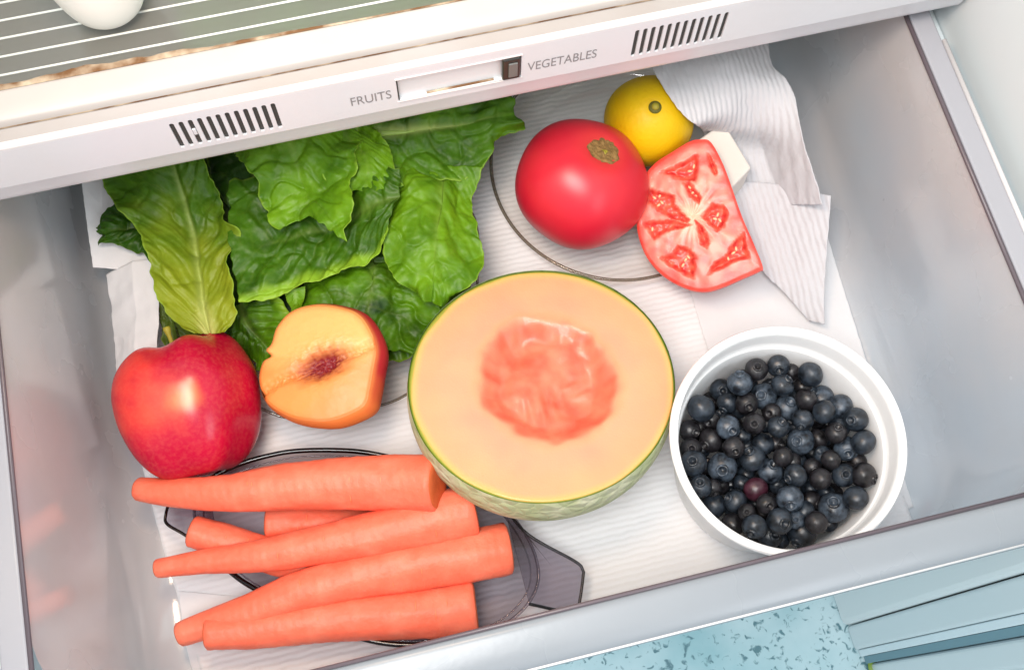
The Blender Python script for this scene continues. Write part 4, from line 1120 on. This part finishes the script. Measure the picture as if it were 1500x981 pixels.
# ================================================================== CARROTS
def carrot(label, pts, seed, n=70, tipcut=True):
    """pts: (px, py, height, radius in px) from the thin end to the thick end"""
    C = np.array([list(at(x, y, z)) + [r / (F / np.linalg.norm(at(x, y, z) - CAM))] for x, y, z, r in pts])
    K = catmull(C, n)
    P = K[:, :3]; R = K[:, 3]
    c0 = P.mean(0)
    t = thing('carrot', label, 'carrot', (c0[0], c0[1], P[:, 2].min() - R.max()), group='peeled carrots on the smoky dish')
    # soften both ends
    V, Fc = [], []
    m_ = 40
    T = np.gradient(P, axis=0); T /= np.linalg.norm(T, axis=1)[:, None]
    up = np.array([0, 0, 1.0]); Sd = np.cross(T, up); Sd /= np.linalg.norm(Sd, axis=1)[:, None]; W = np.cross(Sd, T)
    a = np.arange(m_) * 2 * math.pi / m_
    def ring_(p, r, s, w): return p + r * (np.cos(a)[:, None] * s + np.sin(a)[:, None] * w)
    rows = []
    for i in range(n): rows.append(ring_(P[i], R[i], Sd[i], W[i]))
    rows[0] = ring_(P[0], R[0] * 0.90, Sd[0], W[0]); rows[-1] = ring_(P[-1], R[-1] * 0.90, Sd[-1], W[-1])
    rows.insert(1, ring_(P[0] + T[0] * 0.06, R[0] * 0.98, Sd[0], W[0]))
    rows.insert(-1, ring_(P[-1] - T[-1] * 0.07, R[-1] * 0.98, Sd[-1], W[-1]))
    V = np.concatenate(rows)
    axisp = np.repeat(np.array([P[0]] + [P[0]] + list(P[1:-1]) + [P[-1]] + [P[-1]]), m_, axis=0)
    d = V - axisp
    nn = 0.035 * fbm(V * 0.6 + seed * 9, 3) * 1.6 + 0.02 * noise(V * np.array([1.2, 1.2, 1.2]) * 2 + seed)
    rowi = np.repeat(np.arange(len(rows)), m_); ang_ = np.tile(a, len(rows))
    nn = nn + 0.045 * noise(np.stack([np.cos(ang_) * 2.1, np.sin(ang_) * 2.1, rowi * 0.045 + seed * 5], 1)) + 0.03 * np.abs(noise(np.stack([np.cos(ang_) * 3.3, np.sin(ang_) * 3.3, rowi * 0.10 + seed], 1))) - 0.02 * np.exp(-(noise(np.stack([rowi * 0.35, ang_ * 0.4, ang_ * 0 + seed], 1)) / 0.06) ** 2)
    V = V + d * nn[:, None]
    mesh_obj('carrot_body', V, [f[::-1] for f in grid_faces(len(rows), m_, False, True)], 'carrot', t)
    for i, (k0, sg) in enumerate(((0, -1), (len(rows) - 1, 1))):
        E = V[k0 * m_:(k0 + 1) * m_]; cc = E.mean(0); T_ = T[0 if i == 0 else -1] * sg
        VV = np.concatenate([cc + (E - cc) * s + T_ * h for s, h in ((1.0, 0.0), (0.93, 0.05), (0.7, 0.07), (0.35, 0.05), (0.02, 0.04))])
        VV[m_ * 2:] += 0.03 * T_ * noise(VV[m_ * 2:] * 3)[:, None]
        mesh_obj('cut_end', VV, grid_faces(5, m_, False, True), 'carrot_end', t)
    # little lenticel scars across the skin
    r_ = random.Random(seed)
    for k in range(5):
        i = r_.randrange(12, n - 6); aa = math.radians(r_.uniform(40, 140)); w_ = math.radians(r_.uniform(5, 13))
        arc = [P[i] + (R[i] * 1.012) * (math.cos(q) * Sd[i] + math.sin(q) * W[i]) for q in np.linspace(aa - w_, aa + w_, 6)]
        mesh_obj('skin_scar', *tube(arc, [0.006, 0.018, 0.024, 0.024, 0.018, 0.006], 6), 'carrot_scar', t)
    return t
carrot('short carrot mostly hidden under the crossing carrots, blunt end showing', [(392, 768, 2.6, 25), (450, 766, 2.6, 27), (520, 772, 2.6, 28), (600, 790, 2.4, 29)], 1)
carrot('carrot with a jagged broken left end lying beneath the others', [(280, 777, 3.5, 22), (330, 792, 3.3, 24), (400, 815, 3.0, 25), (470, 832, 2.8, 24), (540, 850, 2.6, 22)], 2)
carrot('topmost thick carrot, straight across just below apple and melon', [(201, 716, 4.4, 16), (250, 721, 4.7, 20), (330, 722, 5.0, 26), (430, 712, 5.3, 34), (520, 707, 5.6, 38), (590, 706, 5.9, 40), (641, 707, 6.5, 40)], 3)
carrot('second carrot down, its thin tip farthest left of the middle pair', [(229, 832, 4.0, 13), (300, 822, 4.2, 17), (390, 812, 4.5, 23), (480, 795, 4.7, 28), (560, 779, 4.8, 33), (630, 762, 4.8, 37), (694, 747, 4.7, 39)], 4)
carrot('third carrot down with its thick end reaching farthest right', [(262, 929, 3.0, 17), (310, 912, 3.2, 20), (370, 893, 3.5, 24), (440, 866, 3.8, 29), (530, 842, 4.0, 33), (620, 825, 4.1, 36), (690, 813, 4.1, 37), (746, 803, 4.0, 37)], 5)
carrot('bottom carrot nearest the drawer front, blunt at both ends', [(302, 928, 3.4, 22), (380, 921, 3.3, 26), (480, 907, 3.2, 31), (580, 899, 3.1, 35), (650, 893, 3.1, 38), (696, 887, 3.1, 39)], 6)

# ================================================================== LETTUCE
def leaf(label, left, mid, right, dark, light, seed, crinkle=0.22, veins=9, slant=2.0, yellow=0.0, rib=0.22, edge_light=0.0, jag=0.22, ruff=0.25, cup=0.0, nu=150, nv=110, vein_s=0.35, rib_to=0.8):
    P, U, Vv = rails(left, mid, right, nu, nv)
    Q = P.reshape(-1, 3); L = np.linalg.norm(np.diff(P[:, nv // 2], axis=0), axis=1).sum()
    q = Q - Q.mean(0)
    def N3(f, o): return noise(np.c_[q[:, :2] * f, np.full(len(q), o + seed * 3.3)]).reshape(nu, nv)
    av = np.abs(Vv)
    s = (U * veins - av * slant) + 0.6 * N3(0.25, 1) + 0.25 * N3(0.8, 2) + np.where(Vv < 0, 0.5, 0)
    fr_ = np.abs(np.sin(math.pi * s))
    puff = fr_ ** 0.55
    blist = 0.5 + 0.5 * N3(1.0, 5)
    fine = np.abs(N3(1.7, 9))
    vs_ = 0.25 + 0.75 * vein_s
    long_ = noise(np.stack([s * 1.3, av * 1.2 + 5 * (Vv < 0), U * 0 + seed], -1)) + 0.5 * noise(np.stack([s * 3.1, av * 2.2 + 5 * (Vv < 0), U * 0 + seed + 9], -1))
    h = crinkle * vs_ * puff * (0.45 + blist) * sstep(0.02, 0.25, av) * (1.0 if vein_s > 0.6 else 0.5)
    h += crinkle * 0.85 * long_ * sstep(0.0, 0.3, av) + crinkle * 0.40 * N3(1.3, 33) + crinkle * 0.16 * N3(3.4, 3)
    h += 1.35 * N3(0.24, 30) + 0.28 * np.abs(N3(0.5, 31)) - 0.5 * crinkle * np.exp(-(N3(0.5, 36) / 0.08) ** 2)
    h += ruff * av ** 3 * np.sin(U * L * 1.9 + 2.5 * N3(0.3, 20) + np.sign(Vv) * 1.3)
    h += ruff * sstep(0.82, 1, U) * np.sin(Vv * 6 + seed)
    h += cup * av ** 2 - rib * np.exp(-(av / 0.09) ** 2) * sstep(1, 0.5, U)
    Nn = grid_normals(P)
    e = np.maximum(av ** 6, sstep(0.93, 1, U))
    Lt = P[:, 0] - P[:, nv // 2]; Rt = P[:, -1] - P[:, nv // 2]
    side = np.where(Vv[..., None] < 0, Lt[:, None, :], Rt[:, None, :]); side = side / (np.linalg.norm(side, axis=-1, keepdims=True) + 1e-6)
    j = jag * (N3(0.8, 40) * 1.2 + N3(2.2, 44) * 0.7)
    P = P + Nn * h[..., None] + side * (j * av ** 6)[..., None]
    T = np.gradient(P, axis=0); T /= np.linalg.norm(T, axis=-1, keepdims=True) + 1e-6
    P = P + T * (jag * 1.3 * sstep(0.93, 1, U) * (N3(0.9, 60) + 0.6 * N3(2.3, 61)))[..., None]
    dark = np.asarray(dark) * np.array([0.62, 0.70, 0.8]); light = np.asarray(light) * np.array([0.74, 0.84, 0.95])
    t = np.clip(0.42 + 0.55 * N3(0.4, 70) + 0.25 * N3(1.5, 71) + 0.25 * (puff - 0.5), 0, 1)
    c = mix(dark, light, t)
    vein = np.exp(-(fr_ / 0.13) ** 2) * sstep(1.0, 0.3, av) * 0.30 * vein_s
    net = np.exp(-(N3(0.9, 110) / 0.05) ** 2) * 0.08 + np.exp(-(N3(1.9, 112) / 0.06) ** 2) * 0.05
    vein = np.maximum(vein, net)
    ribm = (0.45 if yellow else 0.15 if rib < 0.27 else 1.0) * np.exp(-(av / (0.03 + 0.11 * (1 - U) ** 2)) ** 2) * sstep(1, 0.45, U)
    c = mix(c, np.ones_like(c) * lin(150, 178, 70), vein)
    if yellow:
        c = mix(c, np.ones_like(c) * lin(150, 160, 34), yellow * sstep(0.62, 0.05, U + 0.15 * N3(0.8, 80)))
        c = mix(c, np.ones_like(c) * lin(224, 222, 140), yellow * 0.8 * sstep(0.22, 0.0, U + 0.3 * av))
    c = mix(c, np.ones_like(c) * lin(186, 202, 116), 0.75 * ribm)
    if edge_light: c = mix(c, np.ones_like(c) * lin(140, 180, 44), edge_light * sstep(0.72, 0.95, Vv + 0.15 * N3(0.7, 90)))
    c = mix(c, np.ones_like(c) * lin(150, 186, 60), 0.55 * sstep(0.965, 0.995, av))
    cc = P.reshape(-1, 3).mean(0)
    t_ = thing('lettuce_leaf', label, 'lettuce leaf', (cc[0], cc[1], P[..., 2].min()), group='green lettuce leaves in the glass dish')
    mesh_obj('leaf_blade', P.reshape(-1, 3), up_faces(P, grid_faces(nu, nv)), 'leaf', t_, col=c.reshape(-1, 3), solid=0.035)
    if rib < 0.27: return t_
    k = int(nu * rib_to)
    pth = P[:k:3, nv // 2] + np.array([0, 0, -0.02])
    mesh_obj('midrib', *tube(pth, np.linspace(0.22, 0.05, len(pth)) * (rib / 0.22), 10), 'leaf_rib', t_)
    return t_
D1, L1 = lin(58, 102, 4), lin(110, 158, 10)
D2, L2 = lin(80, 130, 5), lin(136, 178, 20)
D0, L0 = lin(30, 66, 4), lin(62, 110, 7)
# bed of dark leaves low in the dish
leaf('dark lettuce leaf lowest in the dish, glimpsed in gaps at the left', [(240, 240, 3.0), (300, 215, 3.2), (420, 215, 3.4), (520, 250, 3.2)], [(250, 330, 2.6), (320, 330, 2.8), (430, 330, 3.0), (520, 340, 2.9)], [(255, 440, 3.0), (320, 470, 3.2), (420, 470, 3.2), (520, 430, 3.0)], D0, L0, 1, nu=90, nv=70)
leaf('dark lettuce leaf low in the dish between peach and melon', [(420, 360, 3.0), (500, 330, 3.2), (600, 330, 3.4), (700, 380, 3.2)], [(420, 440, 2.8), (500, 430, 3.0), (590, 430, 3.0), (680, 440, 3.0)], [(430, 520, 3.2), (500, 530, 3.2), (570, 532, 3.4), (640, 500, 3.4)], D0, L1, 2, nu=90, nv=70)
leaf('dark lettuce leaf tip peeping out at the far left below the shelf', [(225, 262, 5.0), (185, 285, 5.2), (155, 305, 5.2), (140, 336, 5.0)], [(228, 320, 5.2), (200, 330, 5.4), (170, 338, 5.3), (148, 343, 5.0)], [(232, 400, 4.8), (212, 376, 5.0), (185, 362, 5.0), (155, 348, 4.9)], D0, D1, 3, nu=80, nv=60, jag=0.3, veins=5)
leaf('small lettuce piece behind the apple stem', [(242, 430, 3.7), (242, 470, 3.6), (246, 520, 3.5)], [(250, 410, 4.0), (252, 470, 3.9), (258, 525, 3.8)], [(300, 410, 4.2), (300, 470, 4.2), (300, 530, 4.0)], lin(80, 100, 20), lin(110, 124, 34), 4, nu=60, nv=50, veins=4)
leaf('dark lettuce leaf with a pale stalk behind the shelf side leaves', [(300, 160, 5.4), (300, 230, 5.4), (325, 290, 5.2), (350, 350, 5.0)], [(385, 170, 5.6), (372, 262, 5.8), (345, 300, 5.6), (325, 345, 5.2)], [(470, 170, 5.6), (440, 250, 5.6), (410, 320, 5.4), (380, 370, 5.0)], D0, D1, 5, nu=80, nv=60, rib=0.3)
leaf('torn lettuce leaf between apple and peach', [(322, 470, 4.2), (335, 500, 4.0), (352, 522, 3.9), (385, 548, 3.7)], [(350, 445, 4.4), (365, 480, 4.6), (385, 505, 4.4), (410, 530, 4.0)], [(400, 425, 4.6), (425, 455, 5.0), (440, 480, 4.8), (450, 520, 4.2)], D0, L1, 6, nu=80, nv=60, edge_light=0.8, jag=0.35)
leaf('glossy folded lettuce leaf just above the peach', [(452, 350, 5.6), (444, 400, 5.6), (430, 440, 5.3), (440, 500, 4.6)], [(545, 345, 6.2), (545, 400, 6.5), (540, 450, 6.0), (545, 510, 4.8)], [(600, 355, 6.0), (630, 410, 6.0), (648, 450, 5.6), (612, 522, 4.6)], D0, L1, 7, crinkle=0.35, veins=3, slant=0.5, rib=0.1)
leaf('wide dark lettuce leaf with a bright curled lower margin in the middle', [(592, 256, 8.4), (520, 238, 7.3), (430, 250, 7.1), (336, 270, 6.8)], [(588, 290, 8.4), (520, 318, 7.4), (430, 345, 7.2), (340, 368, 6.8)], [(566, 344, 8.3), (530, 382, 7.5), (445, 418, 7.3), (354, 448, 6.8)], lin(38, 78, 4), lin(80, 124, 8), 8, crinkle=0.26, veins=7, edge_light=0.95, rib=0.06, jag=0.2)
leaf('small lettuce tag hanging over above the peach', [(418, 428, 6.2), (424, 446, 6.0), (430, 462, 5.8)], [(432, 424, 6.3), (434, 444, 6.2), (434, 464, 5.8)], [(446, 420, 6.2), (444, 440, 6.0), (438, 466, 5.8)], D2, L2, 9, nu=40, nv=30, crinkle=0.08, jag=0.08, ruff=0.05, rib=0.02)
leaf('broad bright green lettuce leaf touching the melon', [(590, 244, 7.4), (574, 290, 7.7), (560, 345, 7.7), (566, 390, 7.5), (605, 430, 6.9)], [(650, 236, 7.6), (648, 290, 8.0), (640, 340, 8.0), (636, 395, 7.7), (632, 442, 6.9)], [(704, 246, 7.2), (698, 290, 7.4), (702, 330, 7.4), (708, 390, 7.0), (650, 448, 6.6)], lin(80, 128, 5), lin(132, 174, 20), 10, crinkle=0.22, veins=5, rib=0.10, slant=1.4, jag=0.16)
leaf('long lettuce leaf reaching out right below the slider', [(530, 150, 8.0), (600, 130, 8.2), (680, 118, 8.0), (750, 138, 7.6)], [(528, 196, 8.2), (600, 188, 8.5), (690, 176, 8.2), (757, 168, 7.8)], [(535, 262, 7.6), (610, 268, 7.8), (706, 248, 7.4), (722, 208, 7.4), (763, 188, 7.4)], lin(54, 96, 4), lin(108, 156, 16), 11, crinkle=0.26, veins=5, slant=1.2, rib=0.3, jag=0.24, rib_to=0.35)
leaf('bright rounded lettuce leaf just under the word fruits', [(430, 150, 8.4), (440, 205, 8.5), (470, 245, 8.4), (500, 290, 8.0)], [(480, 145, 8.7), (505, 195, 8.9), (535, 230, 8.8), (545, 280, 8.3)], [(520, 140, 8.5), (556, 200, 8.6), (572, 235, 8.4), (586, 275, 8.0)], D2, L2, 12, crinkle=0.2, veins=5, rib=0.08)
leaf('bright pointed lettuce leaf on top below the left vent', [(330, 150, 8.6), (338, 212, 8.7), (352, 238, 8.8), (378, 270, 8.9), (384, 305, 8.9), (404, 330, 8.7)], [(400, 140, 9.0), (425, 210, 9.3), (436, 250, 9.3), (446, 280, 9.2), (452, 300, 9.1), (458, 316, 8.9)], [(520, 150, 9.0), (524, 215, 9.2), (520, 250, 9.2), (520, 285, 9.1), (516, 315, 9.0), (507, 352, 8.8)], lin(78, 126, 5), lin(132, 176, 20), 13, crinkle=0.26, veins=5, slant=1.0, rib=0.16, jag=0.34)
leaf('tall yellow green romaine leaf with its pale base behind the apple', [(284, 488, 6.2), (256, 470, 6.4), (236, 430, 6.7), (222, 385, 6.9), (205, 340, 7.1), (168, 298, 7.3), (147, 262, 7.3), (155, 190, 7.2), (190, 130, 7.0)],
     [(306, 489, 6.2), (298, 450, 6.5), (290, 400, 6.8), (280, 340, 7.0), (268, 290, 7.2), (256, 240, 7.4), (250, 190, 7.5), (250, 130, 7.5)],
     [(330, 488, 6.2), (347, 462, 6.4), (347, 425, 6.8), (338, 380, 7.0), (351, 343, 7.1), (326, 318, 7.2), (320, 280, 7.3), (302, 245, 7.4), (305, 190, 7.4), (310, 130, 7.3)],
     lin(52, 92, 4), lin(92, 134, 10), 14, crinkle=0.17, veins=13, slant=2.8, yellow=0.85, rib=0.24, jag=0.18, cup=0.3, nu=220, nv=130, vein_s=0.45)
leaf('lettuce leaf far back, seen blurred through the shelf glass', [(250, -60, 8.0), (400, -120, 8.2), (560, -140, 8.4), (700, -120, 8.0)], [(260, 40, 8.5), (400, 0, 9.0), (560, -40, 9.0), (700, -50, 8.6)], [(280, 140, 8.0), (400, 120, 8.4), (560, 90, 8.6), (700, 60, 8.2)], lin(70, 150, 10), lin(120, 200, 24), 15, nu=90, nv=70)
leaf('second lettuce leaf under the shelf glass farther right', [(560, -60, 7.8), (700, -100, 7.8), (820, -90, 7.6)], [(560, 30, 8.2), (680, 10, 8.3), (800, 0, 8.0)], [(540, 120, 8.0), (650, 110, 8.0), (740, 110, 7.8)], lin(70, 150, 10), lin(120, 200, 24), 16, nu=80, nv=60)
